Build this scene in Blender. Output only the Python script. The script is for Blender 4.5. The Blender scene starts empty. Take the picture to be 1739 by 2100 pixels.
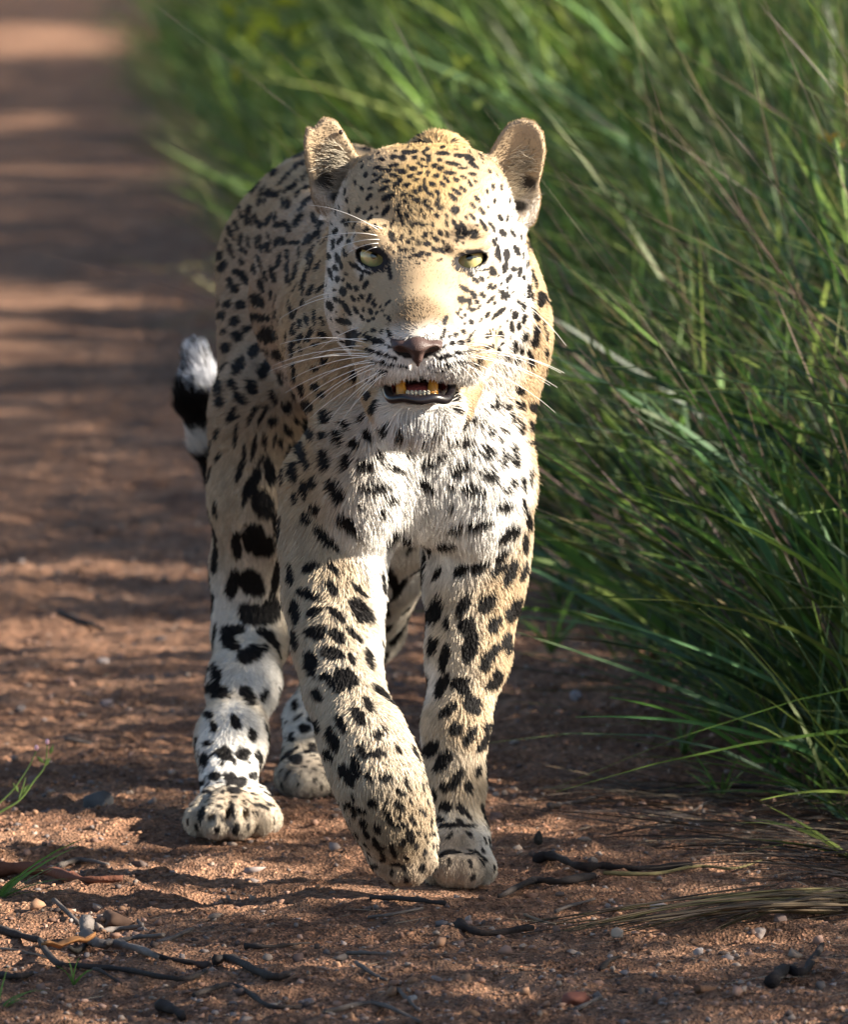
import bpy, math, random
import numpy as np
from mathutils import Vector, Matrix
from mathutils.bvhtree import BVHTree

rng = np.random.default_rng(7)
random.seed(7)
SC = bpy.context.scene
COL = SC.collection

# ------------------------------------------------------------------ camera
CAM = np.array([0.0, -8.5, 1.021])
PITCH = math.radians(4.5)
F = 18275.0                                     # focal length in units of a 1739 x 2100 picture
cam_data = bpy.data.cameras.new('camera')
cam = bpy.data.objects.new('camera', cam_data)
COL.objects.link(cam)
cam.location = CAM
cam.rotation_euler = (math.pi / 2 - PITCH, 0, 0)
cam_data.sensor_fit = 'HORIZONTAL'
cam_data.sensor_width = 36
cam_data.lens = 36 * F / 1739
cam_data.clip_start = 0.1
cam_data.clip_end = 2000
cam_data.dof.use_dof = True
cam_data.dof.focus_distance = 8.24
cam_data.dof.aperture_fstop = cam_data.lens / 22.0
SC.camera = cam

# ------------------------------------------------------------------ world, sun, exposure
SUN = np.array([0.87, -0.17, 0.45]); SUN /= np.linalg.norm(SUN)
world = bpy.data.worlds.new('World')
SC.world = world
world.use_nodes = True
wn = world.node_tree.nodes; wl = world.node_tree.links
sky = wn.new('ShaderNodeTexSky')
sky.sky_type = 'NISHITA'
sky.sun_disc = False
sky.sun_elevation = math.asin(SUN[2])
sky.sun_rotation = math.atan2(SUN[0], SUN[1])
wl.new(sky.outputs[0], wn['Background'].inputs[0])
wn['Background'].inputs[1].default_value = 0.052
sun_data = bpy.data.lights.new('sun', 'SUN')
sun_data.energy = 5.0
sun_data.angle = math.radians(0.5)
sun_data.color = (1.0, 0.91, 0.77)
sun = bpy.data.objects.new('sun', sun_data)
COL.objects.link(sun)
sun.rotation_euler = Vector(SUN).to_track_quat('Z', 'Y').to_euler()
SC.view_settings.view_transform = 'Standard'
SC.view_settings.look = 'None'
SC.view_settings.exposure = 1.98
SC.view_settings.gamma = 1
SC.view_settings.use_curve_mapping = False
SC.render.engine = 'CYCLES'
SC.cycles.max_bounces = 6
SC.cycles.diffuse_bounces = 2
SC.cycles.glossy_bounces = 2
SC.cycles.transmission_bounces = 4
SC.cycles.transparent_max_bounces = 4
SC.cycles.use_adaptive_sampling = True
SC.cycles.adaptive_threshold = 0.02
SC.cycles.use_denoising = True
SC.cycles.denoiser = 'OPENIMAGEDENOISE'
SC.cycles.denoising_input_passes = 'RGB_ALBEDO_NORMAL'
SC.cycles.denoising_prefilter = 'ACCURATE'
try:
    SC.cycles_curves.shape = 'RIBBONS'
    SC.cycles_curves.subdivisions = 1
except Exception:
    pass

# ------------------------------------------------------------------ helpers
_fw = np.array([0, math.cos(PITCH), -math.sin(PITCH)])
_up = np.array([0, math.sin(PITCH), math.cos(PITCH)])
_rt = np.array([1.0, 0, 0])

def P(u, v, y):
    d = _fw + _rt * (u - 869.5) / F + _up * (1050 - v) / F
    return CAM + d * ((y - CAM[1]) / d[1])

def G(u, v, z=0.0):
    d = _fw + _rt * (u - 869.5) / F + _up * (1050 - v) / F
    return CAM + d * ((z - CAM[2]) / d[2])

def UV(p):
    q = np.asarray(p) - CAM
    w = q @ _fw
    return np.stack([869.5 + F * (q @ _rt) / w, 1050 - F * (q @ _up) / w], -1)

def tag(o, label=None, cat=None, group=None, kind=None):
    if label: o['label'] = label
    if cat: o['category'] = cat
    if group: o['group'] = group
    if kind: o['kind'] = kind
    return o

def empty(name, loc=(0, 0, 0)):
    o = bpy.data.objects.new(name, None)
    COL.objects.link(o)
    o.location = loc
    return o

def mesh_obj(name, verts, faces, mat=None, parent=None, smooth=True, colors=None):
    me = bpy.data.meshes.new(name)
    verts = np.asarray(verts, dtype=np.float32)
    if isinstance(faces, np.ndarray):
        n, k = faces.shape
        me.vertices.add(len(verts)); me.vertices.foreach_set('co', verts.ravel())
        me.loops.add(n * k); me.loops.foreach_set('vertex_index', faces.astype(np.int32).ravel())
        me.polygons.add(n)
        me.polygons.foreach_set('loop_start', np.arange(0, n * k, k, dtype=np.int32))
        me.update(calc_edges=True)
    else:
        me.from_pydata(verts.tolist(), [], faces)
        me.update()
    if smooth:
        me.polygons.foreach_set('use_smooth', np.ones(len(me.polygons), dtype=bool))
    if colors is not None:
        a = me.color_attributes.new('Col', 'FLOAT_COLOR', 'POINT')
        c = np.ones((len(verts), 4), dtype=np.float32); c[:, :3] = colors
        a.data.foreach_set('color', c.ravel())
    if mat: me.materials.append(mat)
    o = bpy.data.objects.new(name, me)
    COL.objects.link(o)
    if parent is not None: o.parent = parent
    return o

def new_mat(name, color=(0.5, 0.5, 0.5), rough=0.6, spec=0.5):
    m = bpy.data.materials.new(name)
    m.use_nodes = True
    b = m.node_tree.nodes['Principled BSDF']
    b.inputs['Base Color'].default_value = (*color, 1)
    b.inputs['Roughness'].default_value = rough
    b.inputs['Specular IOR Level'].default_value = spec
    return m, m.node_tree.nodes, m.node_tree.links, b

def norm(a):
    return a / np.maximum(np.linalg.norm(a, axis=-1, keepdims=True), 1e-9)

def sst(a, b, x):
    t = np.clip((x - a) / (b - a), 0, 1)
    return t * t * (3 - 2 * t)

class Noise3:
    """cheap tiled value noise on a random lattice"""
    def __init__(self, seed, n=32):
        self.n = n; self.t = np.random.default_rng(seed).random((n, n, n)).astype(np.float32)
    def __call__(self, p):
        i = np.floor(p).astype(int); f = p - i; f = f * f * (3 - 2 * f); n = self.n
        r = 0
        for dx in (0, 1):
            for dy in (0, 1):
                for dz in (0, 1):
                    w = (f[..., 0] if dx else 1 - f[..., 0]) * (f[..., 1] if dy else 1 - f[..., 1]) * (f[..., 2] if dz else 1 - f[..., 2])
                    r = r + w * self.t[(i[..., 0] + dx) % n, (i[..., 1] + dy) % n, (i[..., 2] + dz) % n]
        return r * 2 - 1
N1, N2, N3 = Noise3(1), Noise3(2), Noise3(3)
def fbm(p, o=3):
    r = 0; a = 1
    for k in range(o):
        r = r + a * (N1, N2, N3)[k % 3](p * 2.03 ** k + 7.3 * k); a *= .5
    return r
# ================================================================== LEOPARD BODY
# signed distance field on a grid that is finer round the head, turned into one skin
xs = np.arange(-0.30, 0.175, 0.0026)
ys = np.concatenate([np.arange(-0.41, -0.08, 0.0023), np.arange(-0.078, 1.24, 0.0052)])
zs = np.concatenate([np.arange(-0.02, 0.42, 0.0045), np.arange(0.4215, 0.775, 0.0023)])
FLD = np.full((len(xs), len(ys), len(zs)), 0.05, dtype=np.float32)

def _blk(lo, hi):
    s = []
    for ax, l, h in ((xs, lo[0], hi[0]), (ys, lo[1], hi[1]), (zs, lo[2], hi[2])):
        s.append(slice(max(0, int(np.searchsorted(ax, l)) - 1), min(len(ax), int(np.searchsorted(ax, h)) + 1)))
    return tuple(s)

def _pts(s):
    return xs[s[0]][:, None, None], ys[s[1]][None, :, None], zs[s[2]][None, None, :]

def smin(a, b, k):
    h = np.clip(0.5 + 0.5 * (b - a) / k, 0, 1)
    return b * (1 - h) + a * h - k * h * (1 - h)

def _apply(s, d, k, sub):
    a = FLD[s]
    if sub: FLD[s] = -smin(-a, d, k)
    else: FLD[s] = smin(a, d, k)

def cone(a, b, r1, r2, k=0.02, sub=False, flat=None):
    """tapered capsule; flat=(axis, factor) squashes it across one axis"""
    a = np.asarray(a, float); b = np.asarray(b, float)
    m = max(r1, r2) + k + 0.05
    s = _blk(np.minimum(a, b) - m, np.maximum(a, b) + m)
    X, Y, Z = _pts(s)
    ab = b - a; L = ab @ ab
    px, py, pz = X - a[0], Y - a[1], Z - a[2]
    t = np.clip((px * ab[0] + py * ab[1] + pz * ab[2]) / L, 0, 1)
    qx, qy, qz = px - t * ab[0], py - t * ab[1], pz - t * ab[2]
    if flat:
        if flat[0] == 0: qx = qx / flat[1]
        if flat[0] == 1: qy = qy / flat[1]
        if flat[0] == 2: qz = qz / flat[1]
    d = np.sqrt(qx ** 2 + qy ** 2 + qz ** 2) - (r1 + (r2 - r1) * t)
    _apply(s, d.astype(np.float32), k, sub)

def ell(c, r, k=0.02, sub=False, rot=None):
    c = np.asarray(c, float); r = np.asarray(r, float)
    m = r.max() + k + 0.05
    s = _blk(c - m, c + m)
    X, Y, Z = _pts(s)
    px, py, pz = X - c[0], Y - c[1], Z - c[2]
    if rot is not None:
        R = np.array(Matrix.Rotation(math.radians(rot[0]), 3, 'X') @ Matrix.Rotation(math.radians(rot[1]), 3, 'Y') @ Matrix.Rotation(math.radians(rot[2]), 3, 'Z')).T
        px, py, pz = (R[0, 0] * px + R[0, 1] * py + R[0, 2] * pz, R[1, 0] * px + R[1, 1] * py + R[1, 2] * pz, R[2, 0] * px + R[2, 1] * py + R[2, 2] * pz)
    k0 = np.sqrt((px / r[0]) ** 2 + (py / r[1]) ** 2 + (pz / r[2]) ** 2)
    k1 = np.sqrt((px / r[0] ** 2) ** 2 + (py / r[1] ** 2) ** 2 + (pz / r[2] ** 2) ** 2) + 1e-9
    d = k0 * (k0 - 1) / k1
    d = np.where(k0 < 1e-3, -r.min(), d)
    _apply(s, d.astype(np.float32), k, sub)

def chain(pts, k=0.02):
    """pts: (u, v, y, r)"""
    for p, q in zip(pts, pts[1:]):
        cone(P(*p[:3]), P(*q[:3]), p[3], q[3], k)

# ---- trunk
cone((-.092, .86, .552), (-.064, .55, .53), .094, .094, .05)
cone((-.070, .55, .53), (-.02, .22, .505), .098, .110, .05)
ell((-.086, .88, .590), (.078, .12, .075), .05)
ell((-.005, .14, .50), (.095, .20, .135), .05)
ell(P(868, 880, .0), (.085, .10, .105), .04)
# shoulder blades and shoulders
cone((.050, .02, .52), (.013, .12, .676), .066, .036, .04)
cone((-.065, .06, .50), (-.045, .17, .628), .062, .036, .04)
ell((.038, .02, .500), (.056, .10, .135), .03)
ell(P(748, 935, -.045), (.054, .085, .100), .03, rot=(0, 8, 0))
ell(P(975, 960, .0), (.046, .080, .085), .03)
# neck and throat
cone((.010, .06, .575), P(880, 560, -.10), .085, .083, .04)
cone(P(872, 765, -.15), (.008, .04, .48), .040, .090, .035)
cone(P(985, 640, -.07), (.048, .02, .53), .046, .058, .04)
cone(P(735, 700, -.07), (-.055, .02, .50), .042, .062, .04)
# crease between the two sides of the chest
cone(P(868, 900, -.125), P(866, 1070, -.115), .006, .010, .03, sub=True)

# ---- planted foreleg
chain([(990, 1000, .02, .046), (980, 1120, .045, .043), (972, 1210, .03, .039), (960, 1340, .01, .0335), (934, 1490, -.01, .0250),
       (930, 1600, -.015, .0230), (936, 1690, -.02, .0250)], .03)
ell(P(938, 1728, -.035), (.031, .042, .026), .02)
for i, (u, dy, rr) in enumerate(((896, -.062, .0155), (926, -.086, .0170), (958, -.088, .0170), (987, -.064, .0155))):
    b = P(u, 1768, dy); b[2] = rr * 1.02
    cone(b + np.array([(u - 940) * -.0001, .040, .014]), b, .013, rr, .003)
for u, u2 in ((911, 916), (941, 941), (971, 966)):
    cone(P(u, 1790, -.14), P(u2, 1735, -.085), .0045, .0025, .003, sub=True)
# ---- swinging foreleg
chain([(675, 1000, -.01, .048), (680, 1110, -.03, .044), (682, 1220, -.06, .0415), (692, 1320, -.10, .0365), (704, 1410, -.14, .0315),
       (742, 1510, -.175, .0345), (774, 1590, -.185, .0360), (802, 1670, -.17, .0335), (822, 1730, -.15, .0300)], .025)
ell(P(824, 1735, -.142), (.030, .026, .030), .02, rot=(0, -14, 0))
for u, v, rr in ((791, 1764, .0150), (815, 1781, .0160), (843, 1781, .0160), (868, 1763, .0150)):
    cone(P(u - 6, v - 42, -.165), P(u, v, -.160), .012, rr, .003)
for u, u2 in ((806, 796), (829, 818), (853, 842)):
    cone(P(u, 1795, -.185), P(u2, 1735, -.195), .0040, .0020, .004, sub=True)
# ---- hind leg on the near (picture left) side
cone((-.134, .87, .535), P(556, 880, .62), .080, .054, .05)
chain([(556, 860, .64, .056), (545, 1020, .62, .050), (527, 1170, .66, .0400), (516, 1300, .66, .0320), (500, 1400, .58, .0290), (474, 1520, .49, .0280),
       (468, 1600, .44, .0290)], .035)
ell(P(474, 1652, .395), (.034, .045, .026), .02)
for i, (u, dy, rr) in enumerate(((409, .335, .0170), (445, .308, .0185), (487, .310, .0185), (526, .335, .0170), (551, .370, .0145))):
    b = P(u, 1690, dy); b[2] = rr * 1.02
    cone(b + np.array([(u - 478) * -.0002, .045, .017]), b, .014, rr, .003)
for u, u2 in ((428, 436), (465, 467), (505, 500), (541, 530)):
    cone(P(u, 1715, .255), P(u2, 1650, .325), .0055, .0035, .003, sub=True)
# ---- other hind leg
cone((-.055, .86, .50), P(800, 1060, .72), .080, .055, .05)
chain([(800, 1060, .72, .050), (800, 1160, .80, .037), (765, 1290, .92, .029), (680, 1400, .88, .026), (640, 1480, .82, .026), (628, 1550, .77, .0255)], .02)
ell(P(628, 1592, .73), (.034, .05, .022), .02)
for i, (u, dy, rr) in enumerate(((602, .70, .014), (622, .68, .016), (648, .685, .016), (668, .705, .014))):
    b = P(u, 1620, dy); b[2] = rr * 1.02
    cone(b + np.array([0, .045, .010]), b, .014, rr, .007)
# ---- tail
TAIL = [(600, 520, 1.00, .036), (590, 760, 1.06, .026), (575, 960, 1.10, .022), (545, 1080, 1.13, .021), (500, 1060, 1.15, .021), (478, 980, 1.155, .022), (448, 900, 1.15, .024), (418, 815, 1.145, .024), (404, 738, 1.14, .013)]
chain(TAIL, .015)

# ---- head
ell(P(872, 424, -.165), (.070, .085, .052), .03)
ell(P(808, 388, -.165), (.040, .060, .032), .03)
ell(P(936, 388, -.165), (.040, .060, .032), .03)
ell(P(870, 500, -.165), (.083, .080, .060), .04)
ell(P(866, 470, -.225), (.055, .045, .042), .03)
ell(P(736, 592, -.185), (.029, .050, .045), .03, rot=(0, 12, 0))
ell(P(1006, 585, -.165), (.034, .050, .050), .03, rot=(0, -12, 0))
ell(P(960, 650, -.20), (.040, .055, .045), .03)
ell(P(765, 655, -.20), (.030, .050, .040), .03)
ell(P(784, 488, -.262), (.027, .020, .0110), .014, rot=(0, 24, 0))
ell(P(946, 489, -.262), (.029, .020, .0105), .014, rot=(0, -16, 0))
ell(P(768, 528, -.238), (.028, .030, .020), .015)
ell(P(962, 530, -.238), (.028, .030, .020), .015)
cone(P(868, 500, -.238), P(857, 655, -.318), .0300, .0280, .02)
cone(P(840, 600, -.275), P(838, 672, -.330), .0150, .0150, .02)
cone(P(886, 600, -.275), P(876, 672, -.330), .0150, .0150, .02)
ell(P(860, 630, -.262), (.058, .050, .046), .03)
ell(P(800, 600, -.238), (.034, .040, .040), .03)
ell(P(930, 600, -.238), (.036, .040, .040), .03)
ell(P(856, 690, -.340), (.0225, .020, .012), .01)
ell(P(818, 733, -.318), (.0290, .032, .0225), .018, rot=(0, 14, 0))
ell(P(898, 731, -.318), (.0310, .032, .0225), .018, rot=(0, -12, 0))
ell(P(780, 722, -.280), (.0260, .050, .0240), .025)
ell(P(946, 720, -.280), (.0320, .050, .0260), .025)
# lower jaw
cone(P(780, 790, -.22), P(815, 845, -.295), .022, .0125, .02)
cone(P(940, 790, -.22), P(905, 848, -.295), .022, .0125, .02)
cone(P(822, 846, -.300), P(898, 848, -.300), .0135, .0135, .015)
ell(P(862, 845, -.25), (.040, .055, .022), .025)
# mouth opening
ell(P(860, 796, -.325), (.0245, .050, .0120), .004, sub=True)
ell(P(859, 808, -.320), (.0285, .045, .0080), .004, sub=True)
# crease of the upper lip under the nose
cone(P(857, 722, -.362), P(858, 778, -.353), .0020, .0030, .004, sub=True)
# eye openings: almond cut over a round socket
ell(P(765, 527, -.262), (.0152, .030, .0096), .002, sub=True, rot=(0, 20, 0))
ell(P(963, 532, -.262), (.0156, .030, .0082), .002, sub=True, rot=(0, -12, 0))
# nostrils
ell(P(823, 710, -.356), (.0070, .010, .0034), .003, sub=True, rot=(0, 25, 0))
ell(P(889, 710, -.356), (.0070, .010, .0034), .003, sub=True, rot=(0, -25, 0))
# lids
cone(P(736, 498, -.266), P(800, 518, -.285), .0052, .0056, .005)
cone(P(930, 513, -.285), P(996, 507, -.268), .0056, .0052, .005)
# ears: outline plates, hollowed from the front
def plate(uv, y, t, k, sub=False, off=0.0, bend=None):
    """solid with a polygon outline in the vertical plane at y; bend=(x0, amount) curves it in depth"""
    pg = np.array([P(u, v, y)[[0, 2]] for u, v in uv])
    lo = np.array([pg[:, 0].min(), y - t, pg[:, 1].min()]) - .03; hi = np.array([pg[:, 0].max(), y + t, pg[:, 1].max()]) + .03
    s = _blk(lo, hi); X, Y, Z = _pts(s)
    x, z = X[:, 0, 0][:, None], Z[0, 0, :][None, :]
    d = np.full((x.shape[0], z.shape[1]), 1e9); sg = np.ones_like(d)
    for i in range(len(pg)):
        a, b = pg[i - 1], pg[i]
        e = b - a; wx, wz = x - a[0], z - a[1]
        tt = np.clip((wx * e[0] + wz * e[1]) / (e @ e), 0, 1)
        d = np.minimum(d, (wx - e[0] * tt) ** 2 + (wz - e[1] * tt) ** 2)
        c1, c2, c3 = z >= a[1], z < b[1], e[0] * wz > e[1] * wx
        sg = np.where((c1 & c2 & c3) | (~c1 & ~c2 & ~c3), -sg, sg)
    d = (sg * np.sqrt(d) + off)[:, None, :]
    yc = y + (0 if bend is None else bend[1] * (X - bend[0]) ** 2)
    w = np.abs(Y - yc) - t
    q = np.minimum(np.maximum(d, w), 0) + np.sqrt(np.maximum(d, 0) ** 2 + np.maximum(w, 0) ** 2)
    _apply(s, (q - .004).astype(np.float32), k, sub)
EAR_A = [(992, 400), (986, 372), (1006, 330), (1030, 285), (1048, 262), (1070, 254), (1092, 260), (1106, 278), (1110, 310), (1104, 345), (1096, 380), (1098, 410), (1085, 450), (1060, 440), (1020, 420)]
EAR_B = [(756, 395), (744, 352), (722, 318), (700, 280), (684, 256), (668, 252), (656, 262), (650, 276), (636, 270), (632, 292), (636, 330), (644, 365), (652, 395), (668, 425), (700, 430), (740, 420)]
plate(EAR_A, -.138, .0060, .008, bend=(P(1050, 350, -.14)[0], -9))
plate(EAR_B, -.138, .0060, .008, bend=(P(692, 350, -.14)[0], -9))
ell(P(1035, 425, -.145), (.0260, .0200, .0240), .015)
ell(P(708, 405, -.145), (.0260, .0200, .0240), .015)
ell(P(1068, 360, -.162), (.0165, .0170, .0400), .005, sub=True, rot=(0, 8, 20))
ell(P(682, 352, -.162), (.0150, .0170, .0350), .005, sub=True, rot=(0, -24, -20))

import openvdb
def polygonise():
    g = openvdb.FloatGrid(0.05)
    g.copyFromArray(np.clip(FLD * 400, -20, 20).astype(np.float32))
    v, _t, q = g.convertToPolygons(isovalue=0.0, adaptivity=0.0)
    v = np.asarray(v, dtype=np.float64)
    v = np.stack([np.interp(v[:, i], np.arange(len(a)), a) for i, a in enumerate((xs, ys, zs))], 1)
    return v, np.asarray(q, dtype=np.int64)
def smooth_mesh(v, q, n=2):
    cnt = np.bincount(q.ravel(), minlength=len(v)) * 2.0
    for _ in range(n):
        acc = np.zeros_like(v)
        for i in range(4):
            for k in range(3):
                acc[:, k] += np.bincount(q[:, i], v[q[:, (i + 1) % 4], k] + v[q[:, (i + 3) % 4], k], minlength=len(v))
        v = v * .5 + .5 * acc / cnt[:, None]
    return v
def small_sdf(lo, hi, res):
    """start a new, small field"""
    global xs, ys, zs, FLD
    xs, ys, zs = (np.arange(lo[i], hi[i], res) for i in range(3))
    FLD = np.full((len(xs), len(ys), len(zs)), 0.05, dtype=np.float32)
def small_obj(name, mat, parent):
    v, q = polygonise(); v = smooth_mesh(v, q, 2)
    c = v[q].mean(1); f = np.cross(v[q[:, 2]] - v[q[:, 0]], v[q[:, 3]] - v[q[:, 1]])
    if (f * (c - v.mean(0))).sum() < 0: q = q[:, ::-1].copy()
    return mesh_obj(name, v, q, mat, parent)
vp, quads = polygonise()
# keep the largest connected piece
lab = np.arange(len(vp))
for _ in range(200):
    q = lab[quads].min(1)
    new = lab.copy(); np.minimum.at(new, quads.ravel(), np.repeat(q, 4))
    new = new[new]
    if (new == lab).all(): break
    lab = new
main = np.bincount(lab[quads[:, 0]]).argmax()
kq = lab[quads[:, 0]] == main
quads = quads[kq]
used = np.unique(quads); remap = np.full(len(vp), -1); remap[used] = np.arange(len(used))
vp = vp[used]; quads = remap[quads]
vp = smooth_mesh(vp, quads, 2)
fn = np.cross(vp[quads[:, 2]] - vp[quads[:, 0]], vp[quads[:, 3]] - vp[quads[:, 1]])
ctr = vp[quads].mean(1)
if (fn * (ctr - vp.mean(0))).sum() < 0:
    quads = quads[:, ::-1]; fn = -fn
vn = np.zeros_like(vp)
for i in range(4):
    for k in range(3): vn[:, k] += np.bincount(quads[:, i], fn[:, k], minlength=len(vp))
vn = norm(vn)
print('body', len(vp), len(quads))
# ================================================================== COAT PATTERN
# spots noted off the animal as (x, y, half length, half width, angle); each block has its own scale and origin
K = 0.61254
S_HEAD1 = (1080, 380, 4.3475, """1235,575,60,22,0;1330,565,35,18,-5;1520,520,30,15,0;1475,580,28,28,0;1540,630,35,20,10;1550,675,28,20,0;1690,590,45,22,-5;1700,685,40,16,0
860,680,50,18,5;1030,650,50,28,-15;1165,660,55,38,10;1335,650,40,25,-10;1455,680,25,18,0;1385,735,15,25,0;1240,770,15,20,0
1050,765,75,22,-8;800,795,55,18,-18;910,830,80,20,5;1140,845,80,28,10;1320,815,45,28,0;1440,770,20,20,0;1500,775,20,20,0;1530,725,20,14,0;1630,770,45,25,-30;1715,810,35,28,-20
1410,880,45,22,-15;1525,880,32,38,0;1650,920,45,28,-15;1280,920,40,25,-20;1040,915,60,22,10;760,900,40,18,5
830,950,60,18,-35;740,1000,40,15,-30;925,1000,70,18,-12;1095,1025,75,30,-45;1225,1055,60,28,-15;1365,970,45,20,-25;1485,985,18,28,0;1600,1040,50,28,30;1720,1030,25,30,30
880,1110,85,25,-30;700,1100,35,20,-30;1415,1110,18,45,0;1345,1150,35,22,50;1495,1100,45,20,65;1510,1150,35,15,80;1580,1190,38,20,50;1675,1160,38,25,40
1175,1195,50,22,-20;1290,1220,35,22,0;1350,1280,25,25,0;1400,1290,40,20,70;1480,1300,45,25,-60;1540,1280,25,18,60;1680,1255,30,20,0
960,1230,95,38,-28;680,1230,60,25,-50;1200,1295,35,25,0;1110,1350,30,18,-30;1250,1365,25,18,-30;1670,1330,38,22,-10;1525,1375,28,25,0;1430,1430,35,14,90;1590,1400,25,18,0;1710,1385,40,20,0
520,1410,40,22,-50;610,1450,25,20,0;710,1390,30,18,-50;790,1380,22,18,0;925,1430,100,38,-55;1085,1425,38,25,40;1290,1430,25,20,0
690,1520,60,22,-50;790,1460,30,18,-40;1125,1510,30,22,-40;1230,1500,50,25,60;1490,1510,22,22,0;1660,1490,50,25,20
300,1580,30,18,-40;370,1600,55,22,-55;470,1640,60,20,-55;640,1700,45,25,-20;770,1660,55,22,70;1010,1610,60,20,-70;900,1640,30,18,0;1160,1610,55,20,80;1310,1630,40,20,80;1380,1600,28,25,0;1455,1640,38,20,-80;1600,1620,35,25,80;1530,1620,20,14,0
190,1720,50,22,-60;270,1840,45,22,-50;160,1880,40,20,-70;1000,1780,60,35,60;1150,1810,55,22,-65;1275,1740,35,18,60;1030,1860,45,35,60;1500,1760,35,20,-60;1590,1745,22,18,0;1710,1740,40,22,50;1665,1840,35,20,55;1310,1830,30,20,-50;1245,1880,30,22,-40;1480,1820,20,15,0;1400,1890,40,18,80;1540,1890,50,20,10""")
S_HEAD2 = (1450, 380, 4.3475, """135,590,90,25,3;95,685,35,18,0;135,500,25,14,0;280,740,95,20,12;430,805,60,12,0;110,805,40,25,-20;260,875,85,20,5;190,970,60,20,50;340,975,45,22,20;445,935,45,22,20;560,890,60,20,10;140,1040,60,22,40;535,1030,45,20,50;620,1000,20,15,0
430,1110,65,22,50;335,1145,80,25,35;70,1165,45,25,50;285,1230,80,28,40;640,1250,50,22,45;70,1250,25,18,0;60,1325,38,22,-15;310,1410,62,58,40;580,1350,48,20,50;705,1420,50,22,50;800,1370,20,15,0;95,1390,35,22,-20;50,1490,50,22,20;195,1490,40,20,65;475,1515,35,15,40;565,1500,65,20,52;975,1530,48,25,60;200,1610,55,22,70;330,1640,95,28,55;440,1670,110,25,62;740,1650,95,22,62;855,1660,80,22,60;630,1640,20,12,0;600,1760,60,45,60;1015,1750,65,42,50;1155,1755,60,25,60;1270,1820,50,10,78;1315,1750,25,10,70;110,1750,50,25,55;205,1770,50,20,65;50,1840,45,22,50;150,1870,35,18,50;370,1740,55,25,-60;1150,340,30,14,-50;920,700,30,12,-60;380,620,80,25,5;520,660,80,40,30;590,760,90,30,30""")
S_HEAD3 = (1080, 780, 4.3475, """255,110,65,25,-55;160,190,75,15,-75;380,130,30,20,0;95,345,60,18,80;235,400,90,30,70;270,480,50,20,80;195,520,50,28,60;110,580,65,22,75;215,670,48,32,90;315,300,60,14,85;360,320,35,12,-60;345,610,25,15,0;300,690,28,12,0;560,660,45,22,-70;630,765,55,25,-60;390,785,50,30,60;490,815,40,25,80;180,830,25,18,0;300,855,60,45,60;445,960,50,20,60;580,930,38,22,60;680,960,65,22,-65;740,1010,40,18,-65;530,975,25,15,60;110,1070,80,40,65;190,970,40,20,50;355,1110,115,30,55;490,1130,60,22,62;600,1120,40,15,80;700,1150,45,22,60;790,1165,28,16,-50;580,1230,50,15,62;840,1075,25,14,-60;930,1035,28,12,-65;765,1060,30,15,-60;870,1140,22,14,0;905,1195,18,12,0;675,1280,30,15,0;740,1250,28,16,0;970,1000,25,10,-60
980,600,70,20,80;1000,60,60,30,80;1150,80,50,25,-60;1310,90,30,22,0;1245,140,30,25,0;1480,60,40,18,0;1400,170,30,20,0;1520,160,45,35,0;1660,110,35,18,60;1120,240,45,25,60;1200,250,35,25,0;965,240,30,18,0;1035,290,30,20,0;1310,250,25,20,0;1340,330,25,18,0;1450,300,35,25,0;1540,320,45,18,0;1610,240,35,25,0;1700,250,40,25,0;1380,450,40,10,0;1480,400,30,10,0;1130,420,25,10,60;1270,370,30,12,30;1400,350,30,15,0;480,490,90,24,30;640,580,95,20,15;965,1250,45,20,75;300,1290,110,40,15;430,1500,90,70,0;420,1600,70,60,0;745,1420,28,25,0;865,1440,30,18,-50;660,1535,40,45,60;765,1580,45,38,0;855,1580,40,35,30;900,1620,25,14,40;960,1655,35,12,35""")
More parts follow.
